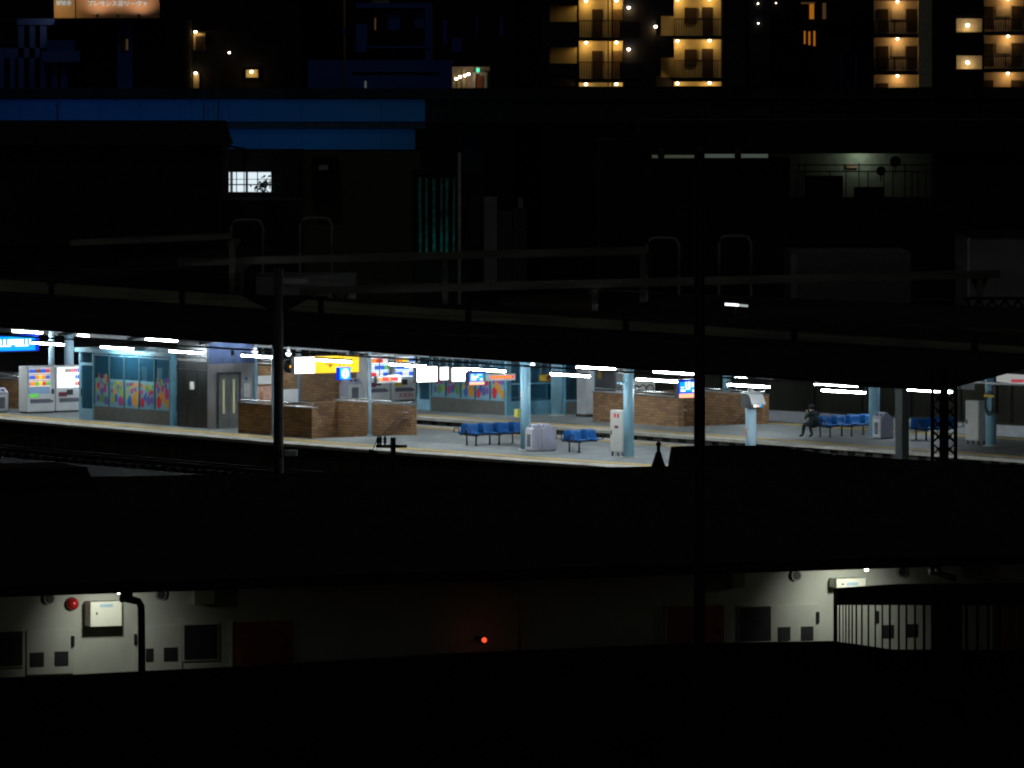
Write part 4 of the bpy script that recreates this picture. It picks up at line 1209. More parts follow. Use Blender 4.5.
# yard beams and hoops over the far tracks
for D, u0, u1, va, vb, th, posts, lab in ((281.5, 178, 648, 262.5, 250.5, 7.5, (240, 445, 643), 'dim grey overhead beam with a T shaped post, crossing the dark yard'),
                                          (280.5, 70, 232, 243, 236, 6, (232,), 'dim grey overhead beam at the left of the dark yard'),
                                          (278, 300, 1000, 291, 274, 8, (340, 595, 980), 'dim grey lower overhead beam just above the canopy ridge')):
    r = thing('gantry_beam', lab, 'gantry', Vector((0, D, -1.25)))
    g = MB()
    a0, a1, b0, b1 = P(u0, va - th / 2, D), P(u0, va + th / 2, D), P(u1, vb - th / 2, D), P(u1, vb + th / 2, D)
    off = Vector((0, .4, 0)); g.v = [tuple(p) for p in (a0, b0, b1, a1)] + [tuple(p + off) for p in (a0, b0, b1, a1)]
    g.f = [(0, 3, 2, 1), (4, 5, 6, 7), (0, 1, 5, 4), (3, 7, 6, 2), (0, 4, 7, 3), (1, 2, 6, 5)]; g.m = [0] * 6; g.sm = [False] * 6
    g.local(r); build(g, 'beam', m_beam, r)
    for u in posts:
        vv = va + (vb - va) * (u - u0) / (u1 - u0) + th / 2; zt = P(u, vv, D).z
        x = (u - 512) * D / f
        g = MB(); g.box(x - .13, x + .13, D + .05, D + .35, -1.25, zt - .002); g.prism([(x - .4, zt - .002), (x + .4, zt - .002), (x + .13, zt - .5), (x - .13, zt - .5)], 'y', D + .4, D + .5)
        g.local(r); build(g, 'post', m_beam, r)
for u, vt, vb, lab in ((247, 220, 258, 'faint arched hoop rail above the T shaped post'), (316, 218, 252, 'faint arched hoop rail left of the dim pipes'),
                       (663, 238, 275, 'faint arched hoop rail left of the black utility pole'), (735, 236, 276, 'faint arched hoop rail right of the black utility pole')):
    D = 283.5; x0, z1, z0 = (u - 512) * D / f, P(u, vt, D).z, P(u, vb, D).z; hw = 16 * D / f
    g = MB(); g.tube([(-hw, 0, 0), (-hw, 0, z1 - z0 - .3), (-hw * .8, 0, z1 - z0 - .05), (-hw * .5, 0, z1 - z0), (hw * .5, 0, z1 - z0), (hw * .8, 0, z1 - z0 - .05), (hw, 0, z1 - z0 - .3), (hw, 0, 0)], .06, 8)
    g.box(-hw - .05, -hw + .05, -.05, .05, -z0 - 1.25, -.002); g.box(hw - .05, hw + .05, -.05, .05, -z0 - 1.25, -.002)
    o = build(g, 'hoop_rail', m_greybox); tag(o, lab, 'hoop', 'hoop rails'); place(o, (x0, D, z0))

block('relay_cabinets', 'row of faint grey relay cabinets in the dark yard behind the overhead beams', 'cabinets', 298,
      [('cabinet', 484, 497, 197, 290, 0, .8, m_greybox), ('cabinet', 498, 512, 212, 290, .05, .8, m_dgrey), ('cabinet', 513, 527, 208, 290, 0, .8, m_dgrey), ('insulator', 518, 523, 198, 207.8, .3, .3, m_greybox)])
for wv, zz_, lab in ((-3.1, 4.95, 'thin overhead wire above the near track, higher one'), (-3.1, 4.3, 'thin overhead wire above the near track, lower one'), (10.6, 5.3, 'thin overhead wire above the track between the platforms')):
    g = MB(); pts = []
    for i in range(25):
        t_ = -50 + i * 4; pts.append((t_, 0, .25 * ((i % 6) / 3 - 1) ** 2))
    g.tube(pts, .012, 5); o = build(g, 'overhead_wire', m_dgrey); tag(o, lab, 'wire', 'overhead wires'); place(o, W(0, wv, zz_), -A)
block('equipment_hut', 'dim pale box hut behind the canopy left of the centre', 'hut', 282, [('wall', 256, 356, 274.5, 300, 0, 3, m_greybox), ('panel', 280, 308, 278, 284, -.1, .09, m_gwall)])
block('grey_annex', 'dim grey green annex building above a lattice beam at the right edge', 'building', 300, [('wall', 967, 1060, 236, 330, 0, 8, m_greybox), ('corner_strip', 967.5, 970, 238, 300, -.1, .09, m_gwall), ('parapet', 966, 1061, 234.5, 236, -.15, 8.3, m_dark)])
block('grey_annex', 'very dim low grey building right of the black utility pole', 'building', 310, [('wall', 791, 911, 252, 330, 0, 8, M('dim brown grey panel', (.15, .15, .14), .9)), ('corner_strip', 791, 797, 254, 330, -.1, .09, m_greybox)])
r = thing('lattice_girder', 'dim lattice girder crossing at the right edge', 'girder', P(1000, 308, 272))
g = MB(); D = 272.; k = D / f
g.pbox(963, 1060, 297, 300, D, .3); g.pbox(963, 1060, 318, 322, D, .3)
for i in range(8):
    a, b = P(966 + i * 13, 300, D + .15), P(966 + i * 13 + 13, 318, D + .15); g.tube([a, b], .06, 5); a, b = P(966 + i * 13 + 13, 300, D + .15), P(966 + i * 13, 318, D + .15); g.tube([a, b], .06, 5)
g.local(r); build(g, 'truss', m_dark2, r)
g = MB(); g.pbox(990, 1014, 320, 323, D - .12, .1); g.local(r); build(g, 'lamp_plate', m_gwall, r)
r = thing('yard_lamp', 'short bright tube glowing above the canopy roof', 'lamp', P(736, 305, 270))
g = MB(); g.tube([P(725, 304.2, 270), P(739, 305.2, 270)], .045, 8); g.local(r); build(g, 'tube', EM('yard tube glow', (.85, .92, 1), 3), r)
g = MB(); g.tube([P(740, 305.3, 270), P(748, 306, 270)], .045, 8); g.local(r); build(g, 'tube', EM('dim yard tube glow', (.8, .9, .9), .5), r)
g = MB(); g.pbox(724, 749, 302.4, 303.2, 270.1, .1); g.pbox(735, 736, 306, 345, 270.3, .1); g.local(r); build(g, 'bracket', m_dark, r)

# black house on the left with a gabled roof
D = 285.; k = D / f
r = thing('dark_house', 'black gabled house in front of the blue girder at the left', 'house', Vector((-16, D, -1.25)))
g = MB(); g.pbox(-60, 222, 142, 245, D, 7); g.pbox(-60, 300, 200, 400, D + .4, 6); g.local(r); build(g, 'wall', m_dark, r)
g = MB()
gz = lambda v: H - (v - yh) * k
xl, xr_ = (-70 - 512) * k, (231 - 512) * k; xt = (222 - 512) * k; xtl = (2.5 - 512) * k
g.v = [(xl, D - .7, gz(145)), (xr_, D - .7, gz(145)), (xt, D + 4.0, gz(120.8)), (xl + .5, D + 4.0, gz(120.8)), (xr_ - .25, D + 8.2, gz(145)), (xl, D + 8.2, gz(145))]
g.f = [(0, 1, 2, 3), (1, 4, 2), (4, 5, 3, 2), (5, 0, 3), (0, 5, 4, 1)]; g.m = [0] * 5; g.sm = [False] * 5
g.local(r); build(g, 'roof', m_roof, r)
# lit window beside it
D = 300.
r = thing('lit_annex', 'small annex with a brightly lit barred window and plants', 'building', Vector((-11, D, -1.25)))
g = MB(); g.pbox(226, 300, 192.2, 420, D, 6); g.pbox(226, 300, 150, 171.8, D, 6); g.pbox(271, 300, 171.8, 192.2, D, 6); g.pbox(226, 271, 171.8, 192.2, D + 1.5, 3); g.local(r); build(g, 'wall', m_dark, r)
g = MB(); g.pbox(228, 271, 172.2, 191.8, D + .5, .05); g.local(r); wn = build(g, 'window', m_winlit, r)
g = MB()
for u in (230.5, 236.5, 244, 247.5, 257.5): g.pbox(u - .45, u + .45, 172.2, 191.8, D + .4, .08)
g.pbox(228, 271, 184, 185.2, D + .39, .08); g.pbox(228, 271, 179, 179.6, D + .38, .07); g.local(r); build(g, 'window_bars', m_dgrey, wn)
g = MB(); g.tube([P(228, 146, D - .5), P(250, 150, D - .5), P(268, 156, D - .5), P(284, 164, D - .5)], .06, 6)
for u in (246.5, 232, 284, 290): g.tube([P(u, 150 if u < 260 else 164, D - .5), P(u, 200, D - .5)], .045, 6)
g.local(r); build(g, 'canopy_frame', m_dark, r)
pl = thing('potted_plant', 'leafy plant silhouetted against the lit barred window', 'plant', P(264, 192, D - .2))
g = MB(); rg = random.Random(9)
for i in range(70):
    c_ = Vector((rg.gauss(0, .28), rg.uniform(-.1, .15), abs(rg.gauss(.3, .25)))); a = rg.uniform(0, PI); sz = rg.uniform(.05, .11)
    d1 = Vector((math.cos(a), .2, math.sin(a))) * sz; d2 = Vector((-math.sin(a), .3, math.cos(a))) * sz * .5
    g.face([c_ - d1, c_ + d2, c_ + d1, c_ - d2])
build(g, 'foliage', m_leaf, pl)
g = MB()
for i in range(5): g.tube([(0, 0, -.05), (rg.uniform(-.3, .3), 0, .5)], .012, 4)
build(g, 'stem', m_leaf, pl)
g = MB(); g.lathe([(.12, -.25), (.16, -.02), (.17, 0)], n=10); build(g, 'pot', m_dark, pl)

block('dim_wall', 'dim olive wall below the blue girder with a small dark hut', 'wall', 340, [('wall', 262, 420, 152, 420, 0, 2, M('olive dim plaster', (.09, .09, .035), .9)), ('hut', 312, 336, 156, 200, -1.2, 1.1, m_dark), ('hut_window', 319, 328, 165, 170, -1.3, .09, m_gwall)])
r = thing('pipe_rack', 'row of tall teal pipes in the dark middle distance', 'pipes', P(440, 253, 300))
for i, u in enumerate((420, 426.5, 434, 441.5, 447, 454)):
    g = MB(); g.tube([P(u, 178, 300), P(u, 254, 300)], .06 if i % 2 else .08, 8); g.local(r); build(g, 'pipe', m_tealpipe, r)
g = MB(); g.pbox(412, 470, 170, 420, 300.4, 3); g.local(r); build(g, 'back_panel', m_dark, r)
r = thing('pale_pole', 'thin pale pole standing beside the teal pipes', 'pole', P(459.5, 420, 296))
g = MB(); g.tube([P(459.5, 420, 296), P(459.5, 152, 296)], .075, 10); g.local(r); build(g, 'shaft', M('galvanised pole', (.5, .47, .40), .5), r)
g = MB(); g.lathe([(.1, 0), (.12, .08), (.05, .16)], P(459.5, 152, 296) - ROOT[r.name][0], 10); build(g, 'cap', m_dark, r)

# gallery with dishes
D = 320.
r = block('gallery_building', 'dark building with a dimly lit roof terrace behind railings', 'building', D,
          [('terrace_wall', 770, 935, 153.5, 199, 3, .4, M('pale terrace wall', (.42, .46, .38), .85)), ('upper_block', 640, 1060, 120, 152.5, -.5, 12, m_dark), ('lower_block', 600, 1060, 198, 420, 0, 12, m_dark),
           ('side_block', 935, 1060, 152.5, 198, 0, 12, m_dark), ('side_block', 600, 790, 158.4, 198, 0, 12, m_dark), ('side_block', 600, 650, 140, 158, 0, 12, m_dark)])
g = MB()
for v in (165, 171.5): g.pbox(793, 932, v - .6, v + .6, D - .1, .06)
for u in list(range(796, 806, 3)) + [830, 846, 859, 868, 884, 893, 905, 912, 918, 926]: g.pbox(u - .5, u + .5, 163 if u % 2 else 171, 198, D - .05, .05)
g.local(r); build(g, 'railing', m_black, r)
g = MB(); g.pbox(806, 843, 176, 199, D + .3, 1.4); g.pbox(855, 884, 187, 199, D + .4, 1); g.local(r); build(g, 'tank', m_black, r)
g = MB(); g.pbox(846, 857, 164.5, 168, D + 2.9, .08); g.local(r); build(g, 'notice', m_pinkp, r)
for u, v, rr in ((881, 171, 4.8), (895.5, 161.5, 5.6)):
    dsh = thing('satellite_dish', 'black satellite dish on the terrace railing, %s' % ('lower smaller one' if rr < 5 else 'upper larger one'), 'satellite dish', P(u, v, D - .4), 0, 'satellite dishes')
    k = D / f
    g = MB(); cc = [(rr * k * math.sin(i * PI / 10) , .12 * math.cos(i * PI / 10)) for i in range(6)]
    for i, (ra, dy) in enumerate(cc):
        for q in range(16): g.v.append((ra * math.cos(2 * PI * q / 16), dy, ra * math.sin(2 * PI * q / 16)))
    for i in range(5):
        for q in range(16):
            j = (q + 1) % 16; g.f.append((i * 16 + q, i * 16 + j, (i + 1) * 16 + j, (i + 1) * 16 + q)); g.m.append(0); g.sm.append(True)
    build(g, 'dish', m_black, dsh)
    g = MB(); g.tube([(0, .1, 0), (0, .15, -rr * k * 2.2)], .03, 6); build(g, 'mount', m_black, dsh)
    g = MB(); g.tube([(0, -.02, -rr * k), (0, -.25, -.05)], .012, 5); build(g, 'feed_arm', m_black, dsh)
r = thing('lit_slot', 'thin dim lit slot under the dark building edge', 'light', P(704, 156, 319))
g = MB(); g.pbox(700, 768, 154, 157.8, 319.2, .1); g.local(r); build(g, 'glow_strip', m_strip, r)
g = MB(); g.pbox(652, 698, 155, 158, 319.3, .1); g.local(r); build(g, 'dim_strip', EM('very dim lit slot', (.8, .9, .6), .05), r)
g = MB(); g.pbox(650, 790, 153, 153.8, 319.0, .5); g.local(r); build(g, 'hood', m_dark, r)
# lamp for the terrace
# ------------------------------------------------------------------ elevated road
D = 380.
r = thing('elevated_road', 'blue steel girders of an elevated road across the upper left', 'viaduct', Vector((0, D, -1.25)))
def px(mb, *a): mb.pbox(*a); return mb
for nm, a, b, v0, v1, dd, dep, mat in (('upper_girder', -60, 425, 99.5, 121.5, 0, 1.2, m_girder), ('lower_girder', -60, 415, 129, 149.5, .4, 1.2, m_girder), ('flange', -60, 425, 122, 128.5, .1, 1.2, m_dgrey),
                                       ('deck_edge', -60, 1090, 88.5, 99, -.2, 8, m_dark2), ('unlit_girder', 425.2, 1090, 96.5, 122, .1, 6, m_dark2)):  # right run is the same girder unlit, its darkness put into the colour
    g = px(MB(), a, b, v0, v1, D + dd, dep); g.local(r); build(g, nm, mat, r)
g = MB()
for u in (20, 60, 100, 140, 180, 220, 261, 301, 341, 381): g.pbox(u - .5, u + .5, 97, 121, D - .06, .05); g.pbox(u - .5, u + .5, 130, 149, D + .34, .05)
g.local(r); build(g, 'stiffener', m_girder, r)
g = MB(); g.pbox(56.6, 57.8, 105, 121, D - 1, .1); g.pbox(54, 61, 105, 106, D - 1, .1); g.local(r); build(g, 'lamp_post', m_black, r)
for u in (203.8, 218):
    g = MB(); g.pbox(u - .6, u + .6, 90, 121, D - 1, .12); g.local(r); build(g, 'drain_pipe', m_dgrey, r)
g = MB()
for i in range(30): g.pbox(770 + i * 10, 771 + i * 10, 94, 120, D - .05, .1)
g.pbox(770, 1070, 110, 111, D - .06, .1); g.local(r); build(g, 'barrier_frame', m_black, r)
for u in (120, 300, 470, 640, 860, 1010):
    g = MB(); g.pbox(u - 12, u + 12, 150 if u < 425 else 122.5, 420, D + 1.5, 2); g.local(r); build(g, 'pier', m_dark, r)

# ================================================================== FAR BUILDINGS
def far_lamp(r, u, v, D, rad=.11, e=0, col=(1, .53, .13), mat=None):
    p = P(u, v, D) - ROOT[r.name][0]
    g = MB(); g.lathe([(rad * .3, -rad), (rad, -rad * .3), (rad, rad * .3), (rad * .4, rad * .6)], p, 10); o = build(g, 'lamp', mat or m_warm, r)
    if e:
        L = bpy.data.lights.new('gallery_lamp', 'POINT'); L.energy = e; L.color = col; L.shadow_soft_size = rad
        lo = bpy.data.objects.new('gallery_lamp', L); COL.objects.link(lo); lo.location = P(u, v, D) + Vector((0, -.05, -rad * 1.8))
    return o


def gallery(r, D, u0, u1, lamps, floor_v, pitch, nf, wallmat, doors, extras, e, rail=True, dep=1.3, backv=None):
    """lit access gallery: nf storeys; floor_v is the ceiling line (image row) of the lowest lit storey"""
    for s in range(nf):
        vc = floor_v - s * pitch
        vb = vc + pitch - 3.6
        cut = min(vb, backv) if backv else vb
        g = MB(); g.pbox(u0, u1, vc - .4, cut, D + dep, .15); g.local(r); bw = build(g, 'gallery_wall', wallmat, r)
        g = MB(); g.pbox(u0 - .5, u1 + .5, vc - 4, vc - .4, D - .05, dep + .2); g.local(r); build(g, 'floor_slab', m_aptdark, r)
        for a, b, dv0, dv1, mat, nm in doors:
            if vc + dv0 > cut - 1: continue
            g = MB(); g.pbox(a, b, vc + dv0, min(cut, vc + dv1), D + dep - .08, .075); g.local(r); build(g, nm, mat, r)
        for lu, dz in lamps: far_lamp(r, lu, vc + dz, D + dep * .6, .095, e * .72)
        if rail and cut == vb:
            g = MB(); g.pbox(u0, u1, vc + 20.5, vc + 21.3, D + .02, .05)
            for i in range(int((u1 - u0) / 2.4)): g.pbox(u0 + i * 2.4, u0 + i * 2.4 + .55, vc + 21.3, vb, D + .03, .03)
            g.local(r); build(g, 'railing', m_black, r)
        for a, b, dv0, dv1, dd, dp, mat, nm in extras:
            g = MB(); g.pbox(a, b, vc + dv0, vc + dv1, D + dd, dp); g.local(r); build(g, nm, mat, r)


# tower with two warm lit galleries in the upper middle
D = 450.
r = thing('apartment_tower', 'dark apartment tower with two warm lit gallery stacks, upper middle', 'apartment tower', P(640, 90, D).xy.to_3d() + Vector((0, 0, -1.25)))
g = MB(); g.pbox(512, 770, -260, 400, D + 1.6, 14); g.local(r); build(g, 'wall', m_aptdark, r)
for a, b in ((512, 549.5), (623, 656), (722, 745)):
    g = MB(); g.pbox(a, b, -260, 86, D, 1.58); g.local(r); build(g, 'facade_panel', m_aptdark, r)
g = MB(); g.pbox(512, 770, 86.5, 400, D - .3, 1.88); g.local(r); build(g, 'lower_facade', m_dark, r)
mD = (m_door, 'door')
gallery(r, D, 579, 623, ((586, 1.2), (616.5, 1)), 41.3, 41.6, 2, m_aptwall, [(592, 602.5, 9.5, 37.5, m_door, 'door'), (604, 606.6, 10, 20, M('pale name plate', (.6, .58, .5), .6), 'meter_plate'), (612, 622, 9.5, 37.5, M('tan door', (.22, .15, .07), .7), 'door')],
        [(549.5, 579, -4, 5.5, .0, 1.5, m_aptdark, 'balcony_slab'), (549.5, 578.5, 22, 37.7, .05, 1.2, m_aptdark, 'balcony_parapet'), (577, 578.8, 5.5, 22, .4, .3, m_door, 'pier'), (619.5, 640, 21.5, 37.4, -.2, .25, m_aptdark, 'balcony_parapet'), (549.8, 576.8, 5.5, 22, 1.3, .15, m_aptwall, 'balcony_wall')], 30)
gallery(r, D, 579, 623, ((586, 1.2), (616.5, 1)), 82.9, 41.6, 1, m_aptwall, [], [], 30, rail=False, backv=87)
gallery(r, D, 674, 721, ((677.5, 1.2), (709.5, .8)), 39.7, 41.6, 2, m_aptwall, [(684.5, 697, 9.5, 26, m_door, 'kitchen_window'), (699, 701.5, 9.5, 20, M('pale plate', (.6, .58, .5), .6), 'meter_plate'), (702.5, 713, 9, 37.5, m_door, 'door')],
        [(661, 674, 18, 37.5, 1.15, .2, m_aptwall, 'side_wall'), (655, 674, -4, 17.5, -.1, 1.0, m_aptdark, 'stair_parapet')], 30)
gallery(r, D, 674, 721, ((677.5, 1.2), (709.5, .8)), 82.0, 41.6, 1, m_aptwall, [], [], 30, rail=False, backv=86)
for u, v in ((628.7, 7.5), (628.7, 49.2)): far_lamp(r, u, v, D - .25, .10, 10)
far_lamp(r, 655.5, 26.5, D - .2, .1, 10)
for u in (608.2, 612.2):
    g = MB(); g.pbox(u - .7, u + .7, -200, 87, D - .4, .12); g.local(r); build(g, 'drain_pipe', m_dgrey, r)
for u, v in ((758, 3.5), (758.3, 23.2)): far_lamp(r, u, v, D + 1.45, .045, 0)

# pink grey tower at the right
D = 500.
r = thing('apartment_tower', 'dark apartment tower with pink grey lit galleries at the upper right', 'apartment tower', P(950, 90, D).xy.to_3d() + Vector((0, 0, -1.25)))
g = MB(); g.pbox(850, 1100, -260, 400, D + 1.6, 14); g.local(r); build(g, 'wall', m_dark, r)
for a, b in ((850, 873), (932.5, 956)):
    g = MB(); g.pbox(a, b, -260, 87, D, 1.58); g.local(r); build(g, 'facade_panel', m_dark, r)
g = MB(); g.pbox(850, 1100, 87.5, 400, D - .3, 1.88); g.local(r); build(g, 'lower_facade', m_dark, r)
pier = M('grey plaster pier', (.55, .53, .42), .8)
g = MB(); g.pbox(918.5, 932, -260, 87, D + .3, 1.28); g.local(r); build(g, 'pier', pier, r)
md = m_door; mp = M('pale meter door', (.56, .50, .44), .7)
drs = [(878, 888.5, 8, 31, m_door, 'door'), (891.5, 905.5, 8, 18.5, mp, 'meter_door'), (906.5, 917.5, 8, 31, m_door, 'door'), (894, 895, 18.8, 31, m_door, 'pipe'), (894.3, 895.6, 10.5, 12, m_black, 'meter_window'), (900.5, 901.8, 10.5, 12, m_black, 'meter_window')]
drs = [d for d in drs if d[5] != 'meter_window']
gallery(r, D, 874, 917.5, ((897.5, .6),), 38.0, 37.1, 2, m_aptwall2, drs, [], 34)
gallery(r, D, 874, 917.5, ((897.5, .6),), 75.1, 37.1, 1, m_aptwall2, [(878, 888.5, 8, 31, m_door, 'door')], [], 34, rail=False, backv=87.5)
drs2 = [(984, 993.5, 8, 31, m_door, 'door'), (996, 1010, 8, 18, mp, 'meter_door'), (1011.5, 1022, 7.5, 31, m_door, 'door'), (1005, 1006, 18.8, 31, m_door, 'pipe')]
ex2 = [(956, 984, -3.5, -.5, -.1, 1.5, m_dark, 'balcony_slab'), (956, 984, 3, 17, .05, 1.3, m_dark, 'stair_parapet'), (956.5, 982, -17, -2, 1.3, .2, pier, 'stair_wall')]
gallery(r, D, 984, 1040, ((1008, .6),), 35.5, 37.1, 2, m_aptwall2, drs2, ex2, 34)
gallery(r, D, 984, 1040, ((1008, .6),), 72.6, 37.1, 1, m_aptwall2, [(984, 993.5, 7.5, 31, m_door, 'door'), (1011, 1022, 7.5, 31, m_door, 'door')], [(956, 984, -3.5, 20, -.1, 1.5, m_dark, 'balcony_slab'), (956.5, 982, -17, -2, 1.3, .2, pier, 'stair_wall')], 34, rail=False, backv=87)
for v in (25, 62.3): far_lamp(r, 967.6, v, D + .75, .13, 15)

# dark tower between them, with orange slits
D = 470.
r = block('dark_tower', 'black tower with faint orange window slits left of the pink grey galleries', 'tower', D, [('wall', 768, 852, -260, 400, .5, 12, m_dark), ('balcony', 800, 850, 24, 26, -.2, .6, m_dark2)])
for a, b, v0, v1 in ((801, 815, 2.2, 4), (809.5, 814, 4, 19), (822.5, 826, 3, 19), (804, 805.5, 31, 44), (808.5, 810.3, 31.5, 45), (813.5, 815.3, 31, 46)):
    g = MB(); g.pbox(a, b, v0, v1, D + .38, .1); g.local(r); build(g, 'window_slit', m_orangew if b - a < 14 and a < 816 else m_dusk, r)
far_lamp(r, 776, 3, D + .2, .04, 0)
for u in (842, 857): pass
for u in (749, 764.5, 841.5):
    g = MB(); g.pbox(u - .5, u + .5, 32 if u < 800 else 52, 86, D - .3, .1); g.local(r); build(g, 'drain_pipe', m_navy, r)
g = MB(); g.pbox(855.5, 856.5, 52, 86, D - .3, .1)
g.local(r); build(g, 'drain_pipe', m_navy, r)

# billboard building, upper left
D = 420.
r = block('office_block', 'dark office block with night blue balconies under the billboard', 'building', D,
          [('wall', -60, 185, 18, 400, 1, 14, m_dark), ('roof_beam', 17, 58, 18.5, 25, .2, .7, m_navy), ('balcony', 47, 75, 40, 53, -.4, 1.3, m_navy), ('balcony', 42, 80, 51, 62, -.5, 1.4, m_navy), ('ledge', -60, 160, 88, 93, .1, .8, m_navy),
           ('beam', -60, 48, 48, 58, .3, .6, m_navy), ('stair_strip', 117.5, 132.5, 19, 88, .2, .75, m_navy), ('column', 18, 24, 25, 88, .3, .6, m_navy), ('column', 29.5, 35, 25, 88, .3, .6, m_navy), ('column', 40, 46.5, 25, 88, .3, .6, m_navy),
           ('column', 51.5, 57.5, 62, 88, .3, .6, m_navy), ('column', 61, 67.5, 62, 88, .3, .6, m_navy), ('column', 10, 15, 58, 88, .3, .6, m_navy), ('column', -2, 4, 58, 88, .3, .6, m_navy)])
g = MB(); g.pbox(121, 128.5, 38, 51, D + .1, .09); g.local(r); wf = build(g, 'window', m_dgrey, r)
g = MB(); g.pbox(126, 128, 39, 50, D + .0, .09); g.local(r); build(g, 'lit_edge', m_dusk, wf)
r = thing('billboard', 'rooftop billboard with pale lettering on warm lit panels', 'billboard', P(107, 18, D))
m_bb = M('billboard panel', (.60, .34, .21), .7, var=.1, scale=.6)
m_bb2 = M('billboard side panel', (.66, .40, .20), .7, var=.1, scale=.6)
g = MB(); g.pbox(76, 159.5, -20, 18, D, .3); g.local(r); build(g, 'main_panel', m_bb, r)
g = MB(); g.pbox(54, 75, -20, 18, D + .1, .3); g.local(r); build(g, 'side_panel', m_bb2, r)
g = MB(); g.pbox(54, 160, 18.1, 19.2, D - 1.2, 1.6); g.local(r); build(g, 'walkway', m_dark, r)
k = D / f
def bt(body, u, v, size_px, mat):
    p = P(u, v, D - .06) - ROOT[r.name][0]
    return text(body, 'lettering', size_px * k, mat, r, p, FACE_MY, .01)
bt('プレサンス淀リーヴァ', 117.5, 3.6, 6.1, m_teltext)
bt('駅徒歩', 64, 3.2, 5.2, m_teltext)
for u in (97, 117.5, 138.5):
    g = MB(); p = P(u, 15.5, D - 1.0) - ROOT[r.name][0]; g.lathe([(.02, -.14), (.11, -.05), (.12, .1), (.06, .12)], p, 10); g.tube([p + Vector((0, 0, -.1)), p + Vector((0, 0, -.3))], .03, 6)
    build(g, 'floodlight', m_grey, r)
    L = bpy.data.lights.new('billboard_flood', 'SPOT'); L.energy = 70 if u != 117.5 else 22; L.color = (1, .72, .45); L.spot_size = 2.2; L.spot_blend = .8; L.shadow_soft_size = .08
    lo = bpy.data.objects.new('billboard_flood', L); COL.objects.link(lo); lo.location = P(u, 12.5, D - 1.3); lo.rotation_euler = (math.radians(140), 0, 0)
L = bpy.data.lights.new('billboard_flood', 'POINT'); L.energy = 35; L.color = (1, .70, .30); L.shadow_soft_size = .1
lo = bpy.data.objects.new('billboard_flood', L); COL.objects.link(lo); lo.location = P(58, 8, D - 1.4)

block('dark_block', 'black block added to cover the sky behind the billboard', 'building', 452, [('wall', -80, 190, -260, 400, 0, 12, m_dark)])  # added to hide sky that would show too bright here
# dark block with small lamps, and filler blocks between
D = 430.
r = block('dark_block', 'black flat block with four small warm lamps left of the thin mast', 'building', D, [('wall', 186, 300, -260, 400, 1, 12, m_dark), ('ledge', 192, 236, 29.5, 31, .2, .7, m_dark2), ('lamp_bay', 246, 258, 69.5, 77.5, .7, .25, m_aptwall), ('lamp_bay', 193.5, 205, 33, 50, .7, .25, m_aptwall), ('lamp_bay', 193.5, 199, 74, 88, .7, .25, m_aptwall)])
for u, v, e in ((195.5, 31.5, 6), (229.3, 52.5, 0), (195.7, 73, 4), (251.5, 71.5, 5)): far_lamp(r, u, v, D + .35, .09 if e else .07, e)
g = MB(); g.pbox(195.5, 204, 36, 51, D + .6, .08); g.local(r); build(g, 'window', m_door, r)
r = block('navy_block', 'night blue low office with a framed window bay, upper centre', 'building', 410, [('wall', 308, 452, 60, 92, 0, 10, m_navy), ('lower_wall', 308, 452, 92.1, 400, .1, 9, m_dark), ('bay_wall', 356, 432, 5, 60, 1, 8, m_dark), ('bay_frame', 356, 432, 3, 8, .3, .65, m_navy), ('bay_frame', 425, 432, 8, 60, .3, .65, m_navy), ('cabin', 356, 367, 24, 52, -.2, 1, m_navy), ('pane', 388, 400, 12, 30, .9, .09, m_navy), ('pane', 415, 424, 12, 28, .9, .09, m_navy), ('ledge', 354, 435, 46, 48, .2, .7, m_navy), ('band', 352, 440, 72, 74, -.1, .09, m_dark), ('roof_lamp', 372, 389, 0, 3, .7, .25, m_greybox), ('lit_chink', 374.5, 376, 18, 30, .85, .1, m_dusk), ('lit_chink', 364.5, 366.5, 81, 88, -.1, .09, m_strip)])
r = block('dark_block', 'black block behind the night blue office', 'building', 440, [('wall', 290, 516, -260, 400, 2, 14, m_dark), ('strip', 443, 447, 20, 44, 1.8, .19, m_navy), ('strip', 476, 478, 15, 34, 1.8, .19, m_navy), ('strip', 500, 503, 16, 36, 1.8, .19, m_navy), ('strip', 452, 462, 38, 52, 1.8, .19, m_navy)])
# entrance passage with a row of lamps and an exit sign
D = 400.
r = block('lit_passage', 'small lit passage with four lamps in a row and a green exit sign', 'building', D, [('floor_block', 452, 500, 88, 400, 0, 6, m_dark), ('side_wall', 490, 500, 66, 88, 0, 6, m_dark), ('roof_slab', 452, 500, 64, 66.5, 0, 6, m_dark), ('back_wall', 452, 490, 66.5, 88, 3.4, .2, m_aptwall2), ('column', 453.5, 455, 72, 88, 1.5, .2, m_aptwall), ('column', 458, 459.6, 70, 88, 2, .2, m_aptwall),
                                          ('column', 463, 464.5, 69, 88, 2.5, .2, m_aptwall), ('door_frame', 473, 475.5, 73, 88, 3.1, .2, m_gwall), ('door_frame', 484, 487, 72, 88, 3.1, .2, m_gwall), ('door_frame', 472, 487.5, 72, 74.5, 3.05, .2, m_gwall), ('door', 476, 483, 76, 88, 3.2, .1, m_reddoor)])
for u, v, dd in ((456.2, 78.7, .8), (460.1, 76.7, 1.4), (464.9, 75.4, 2.0), (468.6, 74, 2.6)): far_lamp(r, u, v, D + dd, .09, .8)
g = MB(); g.pbox(476.3, 479.5, 68, 72.2, D + .5, .1); g.local(r); build(g, 'exit_sign', m_green, r)
r = thing('antenna_mast', 'thin tall mast in orange brown in front of the night blue office', 'mast', P(344.5, 90, 400))
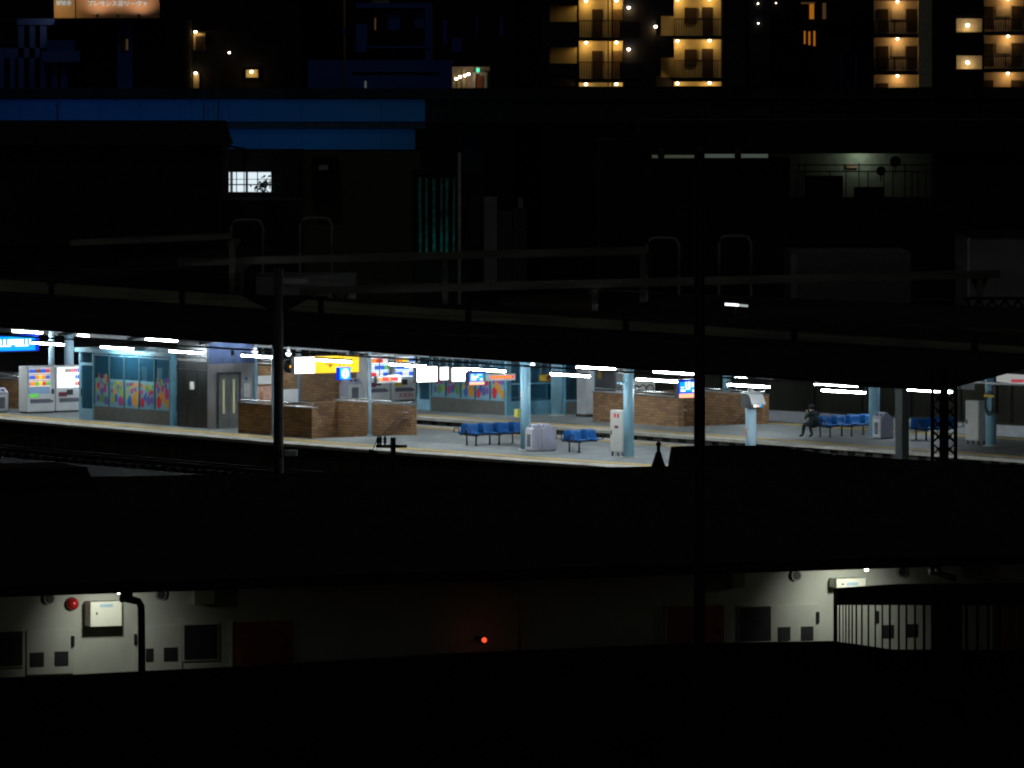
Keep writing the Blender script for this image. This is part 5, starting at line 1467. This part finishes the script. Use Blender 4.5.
g = MB(); g.tube([P(344.5, 90, 400), P(344.5, -40, 400)], .06, 8); g.local(r); build(g, 'shaft', M('orange brown mast', (.45, .25, .10), .5), r)  # orange brown tone over the whole shaft
g = MB(); g.pbox(343, 346, 28, 34, 399.8, .1); g.local(r); build(g, 'clamp', m_navy, r)

# ================================================================== LIGHTS OF THE PLACE AND ADDED LIGHTS
def point(name, loc, e, col=(1, 1, 1), rad=.05, kind='POINT', rot=None, size=None):
    L = bpy.data.lights.new(name, kind); L.energy = e; L.color = col
    if kind != 'AREA': L.shadow_soft_size = rad
    else: L.shape = 'RECTANGLE'; L.size, L.size_y = size
    o = bpy.data.objects.new(name, L); COL.objects.link(o); o.location = loc
    if rot: o.rotation_euler = rot
    return o


def spot_at(loc, tgt, e, col, size, blend):
    o = point('corridor_lamp_light', loc, e, col, .05, 'SPOT')
    o.data.spot_size = size; o.data.spot_blend = blend
    o.rotation_euler = (Vector(tgt) - Vector(loc)).to_track_quat('-Z', 'Y').to_euler()
    return o


for ul, vl, ut, vt, e in ((117, 593.0, 106, 630, 36), (864, 570.0, 838, 608, 46)):
    spot_at(BW(bu(ul, -1.0), -1.0, bz(ul, vl, -1.0)), BW(bu(ut, 0), 0, bz(ut, vt, 0)), e, (.97, 1, .87), 1.95, 1.0)
point('terrace_lamp_light', P(860, 154.3, 322.3), 9, (.85, 1, .78), .1)
# unseen blue lights added to wash the girders, hidden by the dark house
point('girder_wash_light', P(60, 150, 366), 250, (.0, .18, 1), .3)
point('girder_wash_light', P(210, 165, 366), 150, (.02, .42, 1), .3)
point('girder_wash_light', P(350, 172, 368), 85, (.06, .62, 1), .3)
point('pipe_lamp_light', P(438, 258, 299.0), 2.6, (.3, 1, .9), .1)
point('yard_lamp_light', P(300, 205, 288) , 12, (1, .9, .7), .1)
point('lit_window_light', P(250, 182, 298.5), 6, (.8, .92, 1), .1)

sun_el, sun_az = math.radians(8), math.radians(200)
S = bpy.data.lights.new('glow_fill', 'SUN'); S.energy = .031; S.angle = math.radians(.5); S.color = (1, .98, .92)  # added fill standing in for yard and city glow on the dim beams
so = bpy.data.objects.new('glow_fill', S); COL.objects.link(so); so.rotation_euler = (math.radians(43), 0, math.radians(-12))
w_ = bpy.data.worlds.new('World'); scn.world = w_; w_.use_nodes = True
nt = w_.node_tree; bg = nt.nodes['Background']
sky = nt.nodes.new('ShaderNodeTexSky'); sky.sky_type = 'NISHITA'; sky.sun_disc = False
sky.sun_elevation = math.radians(2); sky.sun_rotation = math.radians(0)
nt.links.new(sky.outputs['Color'], bg.inputs['Color']); bg.inputs['Strength'].default_value = .010

cam = bpy.data.cameras.new('Camera'); co = bpy.data.objects.new('Camera', cam); COL.objects.link(co)
co.location = (0, 0, H); co.rotation_euler = (PI / 2, 0, 0)
cam.sensor_fit = 'HORIZONTAL'; cam.sensor_width = 36; cam.lens = 36 * f / 1024; cam.shift_y = -(384 - yh) / 1024
cam.clip_start = 1; cam.clip_end = 4000
scn.camera = co
scn.view_settings.view_transform = 'Standard'; scn.view_settings.look = 'None'; scn.view_settings.exposure = 0; scn.view_settings.gamma = 1
scn.cycles.filter_width = 2.1
scn.cycles.max_bounces = 6; scn.cycles.diffuse_bounces = 3; scn.cycles.transparent_max_bounces = 12
scn.cycles.use_denoising = True
